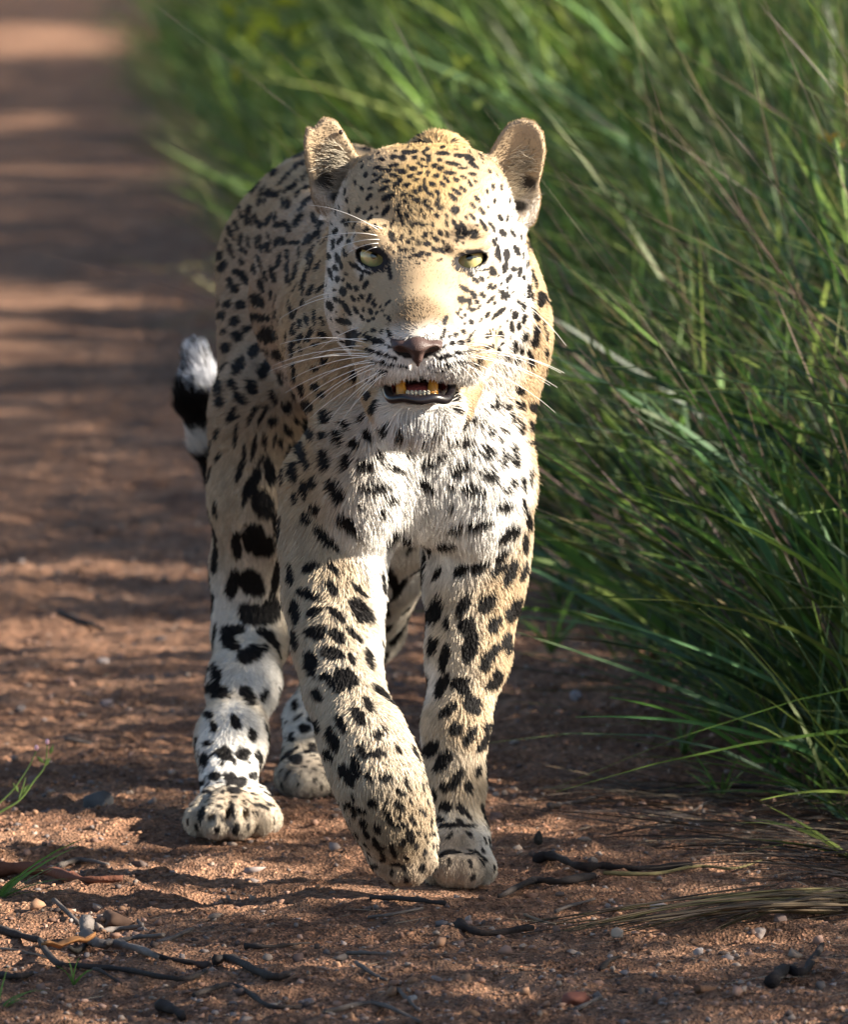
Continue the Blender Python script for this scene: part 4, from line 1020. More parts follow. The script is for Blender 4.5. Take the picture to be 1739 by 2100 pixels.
# ---- sticks and twigs
m_bark, n_, l_, b_ = vc_mat('weathered_bark', .85)
tc = n_.new('ShaderNodeTexCoord'); nz = n_.new('ShaderNodeTexNoise'); nz.inputs['Scale'].default_value = 220; nz.inputs['Detail'].default_value = 5
l_.new(tc.outputs['Object'], nz.inputs['Vector']); bp = n_.new('ShaderNodeBump'); bp.inputs['Distance'].default_value = .002; bp.inputs['Strength'].default_value = .8
l_.new(nz.outputs['Fac'], bp.inputs['Height']); l_.new(bp.outputs[0], b_.inputs['Normal'])
def stick_mesh(name, pts, w0, w1, col, parent=None, lift=0.0, seed=0):
    q = np.array([on_ground(u, v) for u, v in pts])
    k = (q[:, 1].mean() + 8.5) / F
    q = spline(q, 5)
    n = len(q); rad = np.linspace(w0, w1, n) * k / 2 * 1.35
    r = np.random.default_rng(seed)
    gz_ = gheight(q[:, 0], q[:, 1]); s_ = np.linspace(-1, 1, n); pz = np.polyval(np.polyfit(s_, gz_, 2), s_)
    q[:, 2] = pz + .45 * (gz_ - pz).max() + rad * .75 + lift + .0015 + .0004 * np.sin(np.linspace(0, 5, n) + seed)
    q += r.normal(0, 1, q.shape) * rad[:, None] * .07
    o0 = q[0].copy()
    v, f = tube(q - o0, rad * (1 + .15 * r.normal(size=n)), 7)
    v = v + .12 * rad.mean() * r.normal(size=v.shape)
    cv = np.asarray(col)[None] * (1 + .3 * fbm(v * 90 + seed, 2))[:, None]
    o = mesh_obj(name, v, f, m_bark, None, True, cv)
    o.location = o0
    if parent is not None:
        o.parent = parent; o.location = o0 - np.array(parent.location)
    return o
A_ = lambda L_: [(.504 * x, 1041.3 + .504 * y) for x, y in L_]
B_ = lambda L_: [(735 + .5773 * x, 1592.5 + .5773 * y) for x, y in L_]
BLK = (.035, .028, .026); GRY = (.11, .09, .08); BRN = (.12, .065, .04)
STK = [
 (A_([(-60, 1495), (150, 1515), (330, 1545), (500, 1552)]), 26, 8, (.13, .05, .03), 'slab of reddish brown bark lying on the sunlit sand'),
 (A_([(220, 1610), (320, 1690)]), 9, 6, GRY, 'short slanting twig above the forked branch'),
 (A_([(-30, 1738), (90, 1755), (200, 1765)]), 15, 7, BLK, 'dark broken stick entering from the picture edge'),
 (A_([(540, 1822), (690, 1845), (820, 1870)]), 9, 7, BLK, 'straight dark twig leading off the forked branch'),
 (A_([(160, 1800), (230, 1870), (300, 1910), (480, 1952), (680, 1962), (770, 1972), (835, 1915)]), 10, 7, BLK, 'longest wavy twig below the forked branch'),
 (A_([(-20, 1922), (70, 1925), (130, 1915)]), 15, 8, BLK, 'thick stub at the picture edge under the dead leaf'),
 (A_([(380, 1898), (490, 1915)]), 6, 5, BLK, 'short thin twig above the wavy one'),
 (A_([(865, 1868), (950, 1880), (1094, 1910), (1180, 1912)]), 16, 9, BLK, 'stout dark stick ending beside the thin straight twig'),
 (A_([(1000, 1818), (1094, 1808), (1260, 1790)]), 9, 4, BLK, 'slender twig under the lifted paw, left of the stout one'),
 (A_([(790, 2020), (950, 2012), (1094, 2035), (1220, 2040)]), 10, 7, BLK, 'curved twig at the bottom edge'),
 (A_([(650, 2045), (700, 2060), (745, 2075)]), 20, 12, BLK, 'stubby charred chunk of wood at the bottom edge'),
 (A_([(640, 1745), (700, 1768), (785, 1762)]), 8, 6, GRY, 'short knobbly twig right of the forked branch'),
 (A_([(0, 1800), (150, 1850), (330, 1890)]), 5, 3, (.20, .15, .11), 'pale thin stem crossing under the dead leaf'),
 (A_([(240, 450), (330, 480), (420, 495)]), 11, 6, BLK, 'blurred dark stick on the far shaded strip'),
 (A_([(260, 945), (370, 975)]), 8, 5, GRY, 'short stick above the slate grey stone'),
 (A_([(240, 1478), (330, 1472), (440, 1465)]), 10, 6, GRY, 'grey twig behind the bark slab'),
 (A_([(560, 1690), (630, 1735)]), 6, 4, GRY, 'small slanting twig right of the earth lump'),
 (B_([(45, 435), (180, 445), (310, 450)]), 9, 8, BLK, 'straight dark twig just before the lifted paw'),
 (B_([(35, 490), (120, 498), (230, 475)]), 5, 4, GRY, 'thin bowed twig below the straight one'),
 (B_([(630, 338), (700, 325), (790, 345), (870, 372), (1000, 350), (1180, 345)]), 16, 8, (.018, .014, .014), 'thick black stick right of the planted paw'),
 (B_([(500, 428), (620, 408), (720, 395), (840, 382)]), 9, 12, BLK, 'black stick crossing behind the paw side of the thick one'),
 (B_([(870, 378), (1050, 372), (1200, 345), (1330, 318), (1430, 298)]), 7, 3, (.16, .13, .06), 'long olive straw rising towards the grass'),
 (B_([(280, 550), (345, 555)]), 11, 9, BLK, 'short black stub left of the long dark stick'),
 (B_([(355, 548), (450, 566), (620, 560)]), 14, 8, (.03, .022, .02), 'long dark stick joining the straw bundle'),
 (B_([(-40, 642), (40, 640), (110, 648)]), 7, 5, GRY, 'faint brown twig in the lower centre'),
 (B_([(-10, 690), (50, 705), (100, 727)]), 7, 4, GRY, 'slanting brown twig under the faint one'),
 (B_([(860, 662), (930, 655)]), 9, 5, BLK, 'small dark splinter in the lower gravel'),
 (B_([(-120, 845), (60, 852), (220, 862)]), 9, 6, GRY, 'long twig along the bottom edge'),
 (B_([(770, 826), (860, 806)]), 8, 6, GRY, 'grey splinter below the red rock'),
 (B_([(1205, 778), (1280, 762)]), 13, 7, BRN, 'dark wood chip in the lower corner gravel'),
 (B_([(140, 790), (210, 802)]), 7, 5, GRY, 'small dark twig above the bottom one'),
 (B_([(1470, 752), (1520, 715), (1580, 700), (1650, 640)]), 22, 10, (.02, .016, .016), 'twisted charred root at the lower corner'),
 (B_([(590, 526), (700, 518)]), 6, 4, (.18, .14, .10), 'pale thin straw over the dark stick'),
 (B_([(700, 480), (840, 455)]), 6, 4, GRY, 'thin grey twig above the straw bundle'),
 (B_([(1060, 190), (1180, 130), (1260, 100)]), 7, 4, GRY, 'thin grey twig near the grass tuft'),
 (B_([(680, 120), (760, 95), (850, 65)]), 8, 5, GRY, 'blurred twig on the shaded side of the track'),
 (B_([(1480, 210), (1600, 170), (1739, 140)]), 6, 4, GRY, 'dry twig running out under the grass'),
]
for i, (pt, w0, w1, c_, lb) in enumerate(STK):
    tag(stick_mesh('stick', pt, w0, w1, c_, seed=i), lb, 'stick')
fb = empty('forked_branch', on_ground(190, 1950))
tag(fb, 'grey forked dead branch with a bent thick stub on the sand', 'branch')
stick_mesh('main_limb', A_([(352, 1745), (352, 1785), (400, 1808), (480, 1818), (570, 1838), (640, 1862)]), 22, 8, (.13, .11, .10), fb, .004, 51)
stick_mesh('side_twig', A_([(410, 1730), (480, 1748), (580, 1745)]), 11, 6, (.12, .10, .09), fb, .006, 52)
stick_mesh('side_twig', A_([(430, 1810), (540, 1790), (665, 1800)]), 9, 6, (.12, .10, .09), fb, .006, 53)
stick_mesh('side_twig', A_([(280, 1812), (320, 1806), (370, 1798)]), 9, 8, (.04, .035, .03), fb, .002, 54)
# dead leaf
m_leafd, *_ = new_mat('dead_leaf', (.26, .12, .045), .7, .2)
lf = []
for i in range(7):
    t = i / 6; w = math.sin(math.pi * (.08 + .9 * t)) * .011
    for s in (-1, 0, 1): lf.append((t * .050, s * w, .004 + .008 * t * t + abs(s) * .004 + .002 * math.sin(i * 2.2)))
ff = [(i * 3 + j, i * 3 + j + 1, i * 3 + j + 4, i * 3 + j + 3) for i in range(6) for j in (0, 1)]
o = mesh_obj('dead_leaf', lf, ff, m_leafd); o.location = on_ground(85, 1962) + np.array([0, 0, .004]); o.rotation_euler = (0, 0, .25)
so = o.modifiers.new('thickness', 'SOLIDIFY'); so.thickness = .0006
tag(o, 'curled brown dead leaf among the twigs', 'leaf')
# ================================================================== GRASS
def leaf_mat(name, rough=.5, spec=.35, trans=.35):
    m = bpy.data.materials.new(name); m.use_nodes = True
    n, l = m.node_tree.nodes, m.node_tree.links
    b = n['Principled BSDF']; b.inputs['Roughness'].default_value = rough; b.inputs['Specular IOR Level'].default_value = spec
    a = n.new('ShaderNodeAttribute'); a.attribute_name = 'Col'
    l.new(a.outputs['Color'], b.inputs['Base Color'])
    tr = n.new('ShaderNodeBsdfTranslucent'); l.new(a.outputs['Color'], tr.inputs['Color'])
    mx = n.new('ShaderNodeMixShader'); mx.inputs[0].default_value = trans
    l.new(b.outputs[0], mx.inputs[1]); l.new(tr.outputs[0], mx.inputs[2]); l.new(mx.outputs[0], n['Material Output'].inputs['Surface'])
    return m
m_grass = leaf_mat('grass_blade')
GREENS = np.array([(.070, .150, .032), (.105, .205, .040), (.045, .110, .038), (.140, .225, .040), (.085, .165, .075), (.185, .240, .052)])
def blades(name, base, az, lean, length, width, droop, cols, label, cat, nseg=7, kind='stuff', parent=None, mat=None, tipc=(.20, .20, .06)):
    n = len(base)
    d = np.stack([np.cos(az) * np.sin(lean), np.sin(az) * np.sin(lean), np.cos(lean)], 1)
    bend = np.stack([np.cos(az), np.sin(az), -np.ones(n)], 1) * droop[:, None]
    v, f, k = ribbons(base, d, length, width, bend, nseg, twist=rng.uniform(-1.2, 1.2, n))
    t = np.repeat(np.linspace(0, 1, nseg + 1), 2)[None, :, None]
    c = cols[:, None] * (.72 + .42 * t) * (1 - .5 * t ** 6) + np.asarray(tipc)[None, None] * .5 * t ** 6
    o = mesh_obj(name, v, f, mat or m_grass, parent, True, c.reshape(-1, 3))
    if label: tag(o, label, cat)
    if kind: tag(o, kind=kind)
    return o
def bank(n, y0, y1, e0, e1, pw=1.0):
    y = y0 + (y1 - y0) * rng.random(n) ** pw
    x = edge(y) + e0 + (e1 - e0) * rng.random(n) ** 1.2
    return np.stack([x, y, gheight(x, y) - .004], 1)
def gcol(n): return GREENS[rng.integers(0, 6, n)] * rng.choice([.4, .6, .85, 1.15, 1.5], (n, 1), p=[.22, .26, .26, .18, .08]) * rng.uniform(.8, 1.2, (n, 1))

GEL = ((150, 1708, 340, 28), (360, 1775, 360, 20), (180, 1772, 260, 18), (230, 1838, 420, 20), (120, 1890, 230, 30), (560, 1850, 160, 12), (60, 1945, 120, 25), (130, 1165, 230, 15), (350, 1192, 130, 9), (110, 1290, 280, 30), (310, 1325, 140, 16),
       (50, 600, 170, 32), (80, 85, 260, 34), (60, 250, 110, 12), (60, 345, 110, 12), (1190, 1366, 130, 9), (1090, 1705, 70, 9), (1240, 1420, 60, 7), (1350, 1700, 50, 6), (830, 1990, 60, 6), (500, 1970, 90, 8))
def clear_light(b, length, prob=.98):
    """leave out blades that would stand in the sun's way to the bright strips on the track"""
    k = np.ones(len(b), bool)
    for fz in (.2, .4, .6, .8, 1.0):
        tp = b.copy(); tp[:, 2] += length * .85 * fz
        g0 = tp - SUN * (tp[:, 2] / SUN[2])[:, None]; q = UV(g0)
        for a, b2, ru, rv in GEL:
            k &= ~((((q[:, 0] - a) / ru) ** 2 + ((q[:, 1] - b2) / rv) ** 2 < 1.9) & (rng.random(len(b)) < prob))
    return k
# main stand of tall grass on the bank; each blade leans over the track
n = 9000; b = bank(n, .75, 8.5, .03, 1.9, 1.3); b = b[clear_light(b, np.full(n, .8))]; n = len(b)
e_ = b[:, 0] - edge(b[:, 1])
az = math.pi + rng.normal(0, 1.0, n) - .1
upr = rng.random(n) < .45
az = np.where(upr, rng.uniform(0, 6.28, n), az)
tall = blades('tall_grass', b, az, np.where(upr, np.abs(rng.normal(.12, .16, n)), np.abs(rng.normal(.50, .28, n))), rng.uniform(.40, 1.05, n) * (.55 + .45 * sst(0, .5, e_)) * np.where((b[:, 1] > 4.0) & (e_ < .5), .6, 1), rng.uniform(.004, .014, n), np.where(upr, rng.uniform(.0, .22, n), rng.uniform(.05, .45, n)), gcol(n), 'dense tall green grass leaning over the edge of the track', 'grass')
# short growth at the foot
n = 7500; b = bank(n, .35, 8, -.03, 1.0, 1.3); b = b[clear_light(b, np.full(n, .3))]; n = len(b)
blades('short_grass', b, rng.uniform(0, 6.28, n), np.abs(rng.normal(.5, .35, n)), rng.uniform(.08, .34, n), rng.uniform(.0020, .0055, n), rng.uniform(.0, .5, n), gcol(n) * .9, 'short green grass at the foot of the tall stand', 'grass', 5)
# far grass along the track
n = 9000; b = bank(n, 7.0, 34, .0, 3.2, 1.2); b = b[clear_light(b, np.full(n, .9), .8)]; n = len(b)
blades('far_grass', b, math.pi + rng.normal(0, 1.0, n), np.abs(rng.normal(.35, .25, n)), rng.uniform(.5, 1.3, n) * (.45 + .55 * sst(0, .7, b[:, 0] - edge(b[:, 1]))), rng.uniform(.008, .020, n), rng.uniform(.05, .35, n), gcol(n) * np.array([1.15, 1.1, .8]), 'blurred grass lining the track in the distance', 'grass', 5)
n = 1100; b = bank(n, 7, 26, -.15, .2); b = b[clear_light(b, np.full(n, .4))]; n = len(b)
blades('verge_straw', b, math.pi + rng.normal(0, 1.4, n), np.abs(rng.normal(.5, .3, n)), rng.uniform(.12, .4, n), rng.uniform(.004, .009, n), rng.uniform(.05, .5, n), np.array([(.24, .20, .09)]) * rng.uniform(.6, 1.3, (n, 1)) + gcol(n) * .35, 'thin yellowing grass on the verge of the distant track', 'grass', 5)
# dry seed stems crossing the stand
n = 700; b = bank(n, .8, 5.5, .05, 1.5, 1.2)
blades('dry_stems', b, math.pi + rng.normal(0, .5, n), np.abs(rng.normal(.55, .22, n)), rng.uniform(.5, 1.15, n) * np.where((b[:, 1] > 2.5) & (b[:, 0] - edge(b[:, 1]) < .7), .5, 1), rng.uniform(.0014, .0030, n), rng.uniform(.0, .28, n), np.array([(.20, .13, .105), (.26, .20, .10), (.17, .11, .10)])[rng.integers(0, 3, n)] * rng.uniform(.7, 1.3, (n, 1)), 'thin purplish brown seed stems crossing the green grass', 'grass stems', 8, tipc=(.22, .14, .12))
# bold near blades that one can follow with the eye: (foot, tip, width px, colour, label)
NB = [
 ((1900, 1480), (1120, 722), 1.9, 14, 0, 'broad blade arching from the picture edge to behind the cheek'),
 ((1890, 1560), (1365, 772), 1.3, 16, 1, 'wide dark blade ending in the middle of the stand'),
 ((1850, 1700), (1500, 1000), 1.0, 12, 2, 'steep blue green blade near the picture edge'),
 ((1900, 1420), (1250, 690), 1.7, 12, 1, 'long bright blade parallel to the broad arching one'),
 ((1860, 1500), (1290, 880), 1.2, 13, 3, 'lime green blade with a fine tip in the lower stand'),
 ((1880, 1350), (1420, 640), 1.5, 10, 0, 'slim green blade reaching the purple stems'),
 ((1850, 1400), (1580, 760), 1.2, 12, 4, 'grey green blade pointing straight up the stand'),
 ((1950, 1300), (1480, 560), 1.8, 12, 3, 'yellow green blade in the upper stand'),
 ((1840, 1600), (1190, 1254), .8, 9, 4, 'nearly level pale blade low over the verge'),
 ((1860, 1560), (1330, 1020), 1.0, 10, 1, 'medium green blade bending over the verge'),
 ((1840, 1800), (1560, 1640), .25, 8, 5, 'yellow green blade low at the picture edge'),
 ((1800, 1640), (1180, 1470), .5, 10, 2, 'drooping dark blade lying towards the track'),
 ((1550, 1560), (1250, 1430), .6, 9, 0, 'short flat blade over the bare verge soil'),
 ((1930, 1250), (1560, 300), 2.1, 14, 4, 'pale upright stem high in the stand'),
 ((1880, 1240), (1370, 380), 2.3, 12, 4, 'blurred pale stem rising left of the upright one'),
 ((1800, 1300), (1640, 250), 2.4, 14, 1, 'tall blade near the upper picture corner'),
 ((1900, 1650), (1640, 1090), .7, 11, 1, 'crisp green blade close to the picture edge'),
 ((1900, 1580), (1480, 900), .9, 12, 0, 'crisp middle blade crossing the stems'),
 ((1870, 1440), (1150, 960), 1.4, 9, 3, 'thin bright blade reaching almost to the shoulder'),
 ((1820, 1520), (1230, 1110), 1.1, 8, 2, 'thin dark blade above the level one'),
]
for i, (ft, tp, y, w, ci, lb) in enumerate(NB):
    a = P(ft[0], ft[1], y + .15); c = P(tp[0], tp[1], y - .1)
    a[2] = max(a[2], 0.02)
    mid = (a + c) / 2 + np.array([.02, 0, .10 * np.linalg.norm(c - a) * rng.uniform(.5, 1.3)])
    t = np.linspace(0, 1, 13)[:, None]
    ax_ = (1 - t) ** 2 * a + 2 * t * (1 - t) * mid + t * t * c
    # run the foot down to the soil
    foot = a + np.array([.10, .08, 0]); foot[2] = float(gheight(np.array([foot[0]]), np.array([foot[1]]))[0])
    ax_ = np.vstack([foot, (foot + a) / 2 + np.array([-.01, 0, .02]), ax_])
    dd = norm(np.gradient(ax_, axis=0)); sd = norm(np.cross(dd, np.array([.25, 1, .1]))); nn_ = np.cross(sd, dd)
    tt = np.linspace(0, 1, len(ax_))
    wd = w * (y + 8.5) / F * (1 - tt ** 2.2) * .62 + .0003
    v = np.stack([ax_ - sd * wd[:, None], ax_ + nn_ * wd[:, None] * .35, ax_ + sd * wd[:, None]], 1).reshape(-1, 3)
    f = [(j * 3 + k_, j * 3 + k_ + 1, j * 3 + k_ + 4, j * 3 + k_ + 3) for j in range(len(ax_) - 1) for k_ in (0, 1)]
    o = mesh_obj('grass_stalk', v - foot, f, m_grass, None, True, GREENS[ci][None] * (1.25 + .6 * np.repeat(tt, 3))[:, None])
    o.location = foot
    tag(o, lb, 'grass stalk', 'bold blades standing out from the tall grass')

# straw bundle lying towards the track, and the tangle it comes from
n = 46
r0 = np.array([on_ground(1735 + rng.normal(0, 25), 1850 + rng.normal(0, 12)) for _ in range(n)]); r1_ = np.array([on_ground(rng.uniform(1040, 1500), rng.uniform(1896, 1926) - 0) for _ in range(n)])
vs_, fs_, cs_ = [], [], []
for i in range(n):
    a, c = r0[i], r1_[i]; m_ = (a + c) / 2 + np.array([0, -.09 + rng.normal(0, .02), .012 + abs(rng.normal(0, .01))])
    t = np.linspace(0, 1, 9)[:, None]; q = (1 - t) ** 2 * a + 2 * t * (1 - t) * m_ + t * t * c
    q[:, 2] += .004 + .006 * np.sin(np.pi * t[:, 0]) * rng.random()
    v, f = tube(q, np.linspace(.0013, .0005, 9), 4, False); f = np.array(f) + len(vs_) * 36
    vs_.append(v); fs_.append(f); cs_.append(np.tile(np.array([(.11, .08, .05), (.06, .045, .035), (.09, .075, .035)])[i % 3] * rng.uniform(.6, 1.2), (36, 1)))
o = mesh_obj('straw_bundle', np.vstack(vs_), np.vstack(fs_), m_litter, None, True, np.vstack(cs_))
tag(o, 'flattened bundle of dry straw lying out across the gravel', 'straw', kind='stuff')
n = 1700; xy = np.stack([rng.uniform(.20, .85, n), rng.uniform(-.35, .85, n)], 1); xy = xy[xy[:, 0] > .47 - .28 * (xy[:, 1] + .35)]; n = len(xy)
base = np.stack([xy[:, 0], xy[:, 1], gheight(xy[:, 0], xy[:, 1]) + .004], 1); a = math.pi + rng.normal(.1, .45, n)
v, f, k = ribbons(base, np.stack([np.cos(a), np.sin(a), np.abs(rng.normal(.12, .12, n))], 1), rng.uniform(.05, .22, n), rng.uniform(.0010, .0026, n), np.stack([0 * a, rng.normal(0, .2, n), -rng.uniform(.0, .35, n)], 1), 5, taper=.7, twist=rng.uniform(-1, 1, n))
v[:, 2] = np.maximum(v[:, 2], gheight(v[:, 0], v[:, 1]) + .001)
lc = np.array([(.03, .023, .021), (.07, .052, .04), (.12, .09, .06), (.045, .034, .03)])[rng.integers(0, 4, n)]
tag(mesh_obj('dead_grass_mat', v, f, m_litter, None, False, np.repeat(lc, k, 0)), 'grey brown mat of dead stems under the grass edge', 'dead grass', kind='stuff')

# small tufts by the track
def tuft(u, v, n, ln, w, label, spread=.5, azm=None, nm='grass_tuft', col=None):
    p = on_ground(u, v)
    e_ = empty(nm, p); tag(e_, label, 'grass tuft')
    az = rng.uniform(0, 6.28, n) if azm is None else azm + rng.normal(0, .5, n)
    for i in range(n):
        o = blades('blade', np.zeros((1, 3)), az[i:i + 1], np.abs(rng.normal(spread, .2, 1)), np.array([ln * rng.uniform(.6, 1.1)]), np.array([w * rng.uniform(.7, 1.2)]), rng.uniform(.05, .5, 1), (GREENS[[1]] if col is None else np.array([col])) * rng.uniform(.8, 1.3), None, None, 6, None, e_)
tuft(1130, 1340, 14, .12, .005, 'blurred green tuft just right of the planted foreleg', .45)
tuft(1480, 1640, 9, .075, .0032, 'small bright green tuft on the gravel under the grass', .5)
tuft(1400, 1560, 8, .10, .0045, 'green tuft with an upright blade at the verge', .3)
tuft(1465, 1490, 6, .09, .008, 'broad leaved green tuft at the shaded verge', .25)
tuft(1300, 1300, 12, .14, .004, 'thin green tuft in front of the reddish rock', .4)
tuft(150, 2020, 5, .035, .0022, 'tiny green seedling among the twigs near the dead leaf', .4)
tuft(-12, 1850, 9, .11, .0032, 'green grass tuft at the picture edge by the bark slab', .85, .15)
tuft(-8, 2085, 4, .05, .0025, 'little grass tuft in the bottom corner', .6, .4)
tuft(1745, 1760, 6, .12, .005, 'yellow green grass clump at the picture edge above the straw', 1.0, math.pi, col=(.16, .20, .04))
tuft(1745, 1660, 8, .16, .006, 'green blades hanging in low at the picture edge', .95, math.pi)

# flowering weed at the picture edge
m_weed, *_ = new_mat('weed_stem', (.13, .20, .05), .5, .3)
m_flower, *_ = new_mat('weed_flower', (.75, .45, .55), .6, .3)
wb = on_ground(-30, 1700)
weed = empty('flowering_weed', wb); tag(weed, 'thin weed with tiny pink flowers at the picture edge', 'weed')
def wstem(pts, r0_, r1__, y=-.02):
    q = spline(np.array([P(u, v, wb[1] + y) for u, v in pts]), 5)
    v, f = tube(q - wb, np.linspace(r0_, r1__, len(q)), 6); mesh_obj('stem', v, f, m_weed, weed)
wstem([(-30, 1690), (0, 1665), (40, 1640), (70, 1600), (92, 1570), (97, 1525)], .0013, .0006)
wstem([(-30, 1670), (0, 1645), (30, 1615), (60, 1570), (76, 1535)], .0010, .0005)
wstem([(38, 1640), (48, 1610), (52, 1595)], .0008, .0005)
for u, v_ in ((97, 1521), (75, 1533), (28, 1712)):
    bv2, bf2 = ball(.0022, 8, 6); o = mesh_obj('flower', np.array(bv2) * np.array([1, 1, 1.4]), bf2, m_flower, weed); o.location = P(u, v_, wb[1] - .02) - wb
lv = np.array([(0, 0, 0), (-.0022, 0, .005), (0, -.0006, .006), (.0022, 0, .005), (0, 0, .012)])
for u, v_, a in ((90, 1572, .6), (92, 1566, -.8), (45, 1632, .4), (38, 1625, -.5), (50, 1620, .9), (102, 1548, .3)):
    o = mesh_obj('leaf', lv, [(0, 3, 2), (0, 2, 1), (1, 2, 4), (2, 3, 4)], m_weed, weed, False); o.location = P(u, v_, wb[1] - .02) - wb; o.rotation_euler = (0, a, 0)

# yellow flower head and leafy sprig high in the background grass
m_yel = leaf_mat('yellow_leaf', trans=.4)
def sprig(u, v, y, n, s, col, label, cat):
    p = P(u, v, y); root = p.copy(); root[2] = float(gheight(np.array([p[0]]), np.array([p[1]]))[0])
    e_ = empty('leafy_sprig', root); tag(e_, label, cat)
    q = spline([np.zeros(3), (p - root) * .5 + np.array([.03, 0, 0]), p - root], 6); vv, ff = tube(q, .003, 5); mesh_obj('stem', vv, ff, m_weed, e_)
    for i in range(n):
        o_ = (p - root) + rng.normal(0, s * .9, 3)
        blades('leaf', o_[None], rng.uniform(0, 6.28, 1), rng.uniform(.2, 1.4, 1), np.array([s * rng.uniform(.8, 1.8)]), np.array([s * .5]), rng.uniform(0, .4, 1), np.array([col]) * rng.uniform(.7, 1.3), None, None, 4, None, e_, m_yel)
sprig(535, 70, 8.5, 26, .045, (.42, .46, .03), 'bright yellow green leafy sprig blurred in the upper grass', 'plant')
sprig(928, 165, 5.0, 9, .020, (.40, .48, .08), 'small yellow leaf cluster blurred above the head', 'plant')
sprig(1715, 285, 2.4, 6, .016, (.55, .33, .04), 'orange yellow withered leaf near the upper picture corner', 'plant')

# ================================================================== UNSEEN TREE SHAPED TO SHADE THE TRACK (beyond the picture to the sunny side)
ux = norm(np.cross(SUN, np.array([0, 0, 1.0]))); uy = np.cross(ux, SUN)
def pj(p): p = np.asarray(p); return np.stack([p @ ux, p @ uy], -1)
LIT = []
def lit(u, v, y, r): LIT.append((*pj(P(u, v, y)), r))
def litg(u, v, r): LIT.append((*pj(G(u, v)), r))
for a in ((870, 300, -.17, .08), (880, 420, -.22, .10), (960, 550, -.24, .11), (900, 700, -.33, .08), (1060, 330, -.14, .07), (1060, 520, -.05, .08), (1080, 700, 0, .08), (1080, 850, 0, .06), (690, 330, -.14, .05),
          (800, 880, -.1, .05), (790, 960, -.1, .05), (770, 1040, -.09, .045), (1010, 840, -.05, .05),
          (750, 1150, -.06, .05), (740, 1250, -.09, .05), (750, 1350, -.12, .05), (780, 1450, -.15, .05), (820, 1550, -.17, .05), (860, 1650, -.15, .05), (880, 1740, -.14, .03),
          (1060, 1200, .03, .04), (1040, 1330, .01, .045), (1010, 1450, 0, .04), (1070, 1000, .02, .03), (930, 280, .1, .05), (980, 330, .08, .05)): lit(*a)
for a in ((1200, 700, 1.8, .03), (1300, 850, 1.5, .05), (1450, 950, 1.2, .06), (1650, 900, 1.0, .05), (1550, 1050, 1.0, .06), (1690, 1100, .8, .05), (1480, 60, 3, .08), (1560, 250, 2.4, .05), (500, 60, 9, .3), (560, 200, 8, .2), (900, 120, 6, .12), (1400, 700, 1.8, .04), (1640, 1250, .8, .04), (1250, 1000, 1.4, .04)): lit(*a)
for a in ((1065, 290, -.14, .07), (1095, 330, -.14, .06), (1085, 420, -.14, .06), (480, 1660, .38, .03)): lit(*a)
for _i in range(34): lit(rng.uniform(1150, 1739), rng.uniform(0, 1350), rng.uniform(1.0, 3.0), rng.uniform(.02, .055))
for _i in range(14): lit(rng.uniform(430, 1200), rng.uniform(0, 300), rng.uniform(6, 10), rng.uniform(.06, .16))
LIT = np.array(LIT)
n = 80000
tg = np.stack([rng.uniform(-1.6, 2.6, n), -1.6 + 15 * rng.random(n) ** 1.25, rng.uniform(0, 1.25, n)], 1)
q = pj(tg)
keep = np.ones(n, bool)
for a, b_2, r in LIT: keep &= np.hypot(q[:, 0] - a, q[:, 1] - b_2) > r * rng.uniform(.9, 1.15, n) + .028
gh = tg - SUN * (tg[:, 2] / SUN[2])[:, None]; guv = UV(gh)
for a, b_2, ru, rv in GEL: keep &= (((guv[:, 0] - a) / ru) ** 2 + ((guv[:, 1] - b_2) / rv) ** 2 > rng.uniform(.8, 1.2, n))
tg = tg[keep]; n = len(tg)
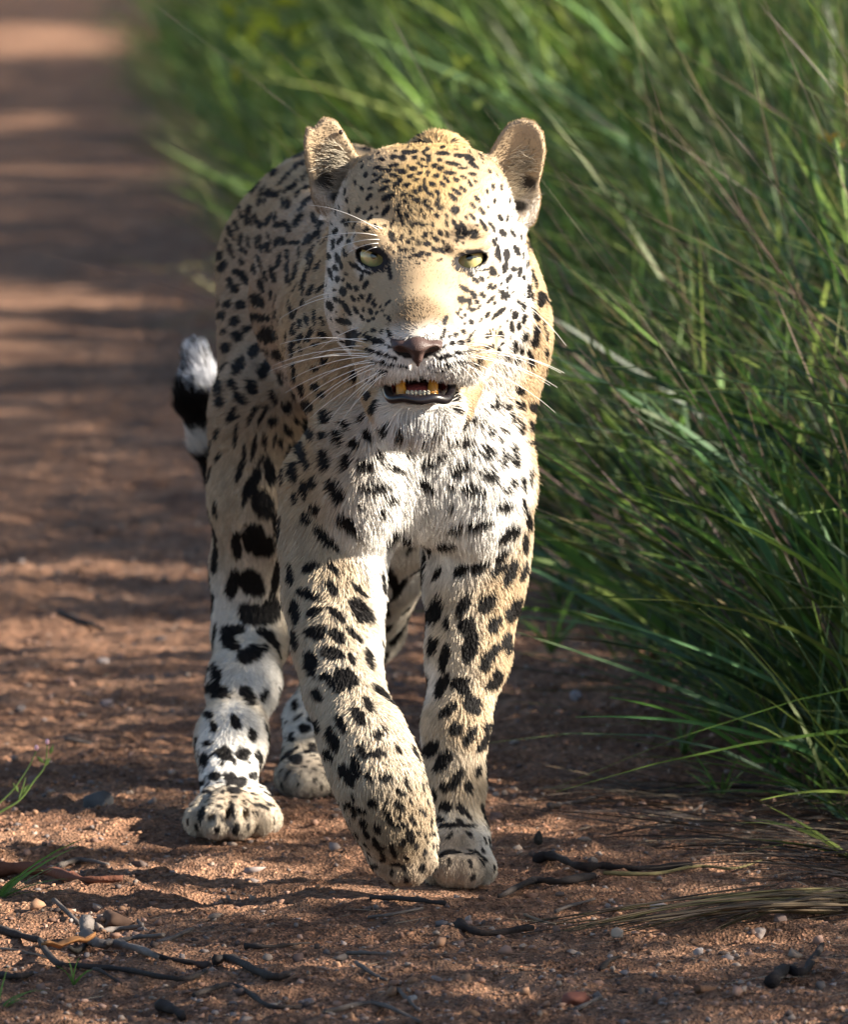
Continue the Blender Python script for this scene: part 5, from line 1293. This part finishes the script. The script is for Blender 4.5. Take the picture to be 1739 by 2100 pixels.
# hang every leaf on its sun line, 2.6 to 4.6 m out (the track side of the crown)
lp_ = tg + SUN * ((3.6 - tg[:, 0]) / SUN[0] + rng.uniform(-.6, .6, n))[:, None]
keep = rng.random(n) < .90; lp_ = lp_[keep]; n = len(lp_)
dirs = norm(rng.normal(size=(n, 3)))
def make_tree(px, py, leaves, lcol, label, tr=.14, nl=12):
    o0 = np.array([px, py, 0.0])
    t_ = empty('shade_tree', o0); tag(t_, label, 'tree', 'unseen trees added for shade on the sunny side of the track')
    n = len(leaves[0])
    vL, fL, kL = ribbons(leaves[0] - o0, leaves[1], leaves[2], leaves[3], np.zeros((n, 3)), 2, twist=rng.uniform(0, 6.28, n), taper=.8)
    cr = mesh_obj('crown', vL, fL, m_grass, t_, True, np.repeat(GREENS[rng.integers(0, 4, n)] * .8, kL, 0)); tag(cr, kind='stuff')
    zc = leaves[0][:, 2].mean()
    vv, ff = tube(spline([(0, 0, -.1), (.05, 0, zc * .25), (-.1, -.1, zc * .55), (-.4, -.3, zc)], 5), np.linspace(tr, tr / 2, 16), 10)
    mesh_obj('trunk', vv, ff, m_bark, t_, True, np.tile((.12, .09, .07), (len(vv), 1)))
    for i in range(nl):
        tgt = leaves[0][rng.integers(0, n)] - o0
        vv, ff = tube(spline([(-.1, -.1, zc * .5), (-.4 + tgt[0] * .2, tgt[1] * .4, zc * .7), tgt], 5), np.linspace(tr * .4, .008, 11), 6)
        mesh_obj('limb', vv, ff, m_bark, t_, True, np.tile((.12, .09, .07), (len(vv), 1)))
make_tree(4.8, 3.0, (lp_ - dirs * .025, dirs, np.full(n, .065), rng.uniform(.024, .036, n)), None, 'unseen leafy tree with its crown shaped to cast dappled shade round the leopard')
# two taller unseen trees added further along to band the distant track with shade
n = 44000
tg = np.stack([rng.uniform(-3.0, 4.0, n), 7 + 45 * rng.random(n), rng.uniform(0, 1.4, n)], 1)
gh = tg - SUN * (tg[:, 2] / SUN[2])[:, None]; guv = UV(gh); keep = np.ones(n, bool)
for a, b_2, ru, rv in GEL: keep &= (((guv[:, 0] - a) / ru) ** 2 + ((guv[:, 1] - b_2) / rv) ** 2 > rng.uniform(.8, 1.2, n))
q = pj(tg)
for a, b_2, r in LIT: keep &= np.hypot(q[:, 0] - a, q[:, 1] - b_2) > r + .1
tg = tg[keep]
lf_ = tg + SUN * ((7.0 - tg[:, 0]) / SUN[0] + rng.uniform(-1.2, 1.2, len(tg)))[:, None]
d_ = norm(rng.normal(size=(len(lf_), 3)))
for (a, b_2, py, lb) in ((-99, 22, 14, 'tall unseen tree added to shade the track further up'), (22, 999, 30, 'tallest unseen tree, added to shade the farthest stretch of track')):
    k_ = (lf_[:, 1] > a) & (lf_[:, 1] <= b_2); n = int(k_.sum())
    make_tree(8.6, py, (lf_[k_], d_[k_], np.full(n, .20), rng.uniform(.07, .11, n)), None, lb, .22, 10)
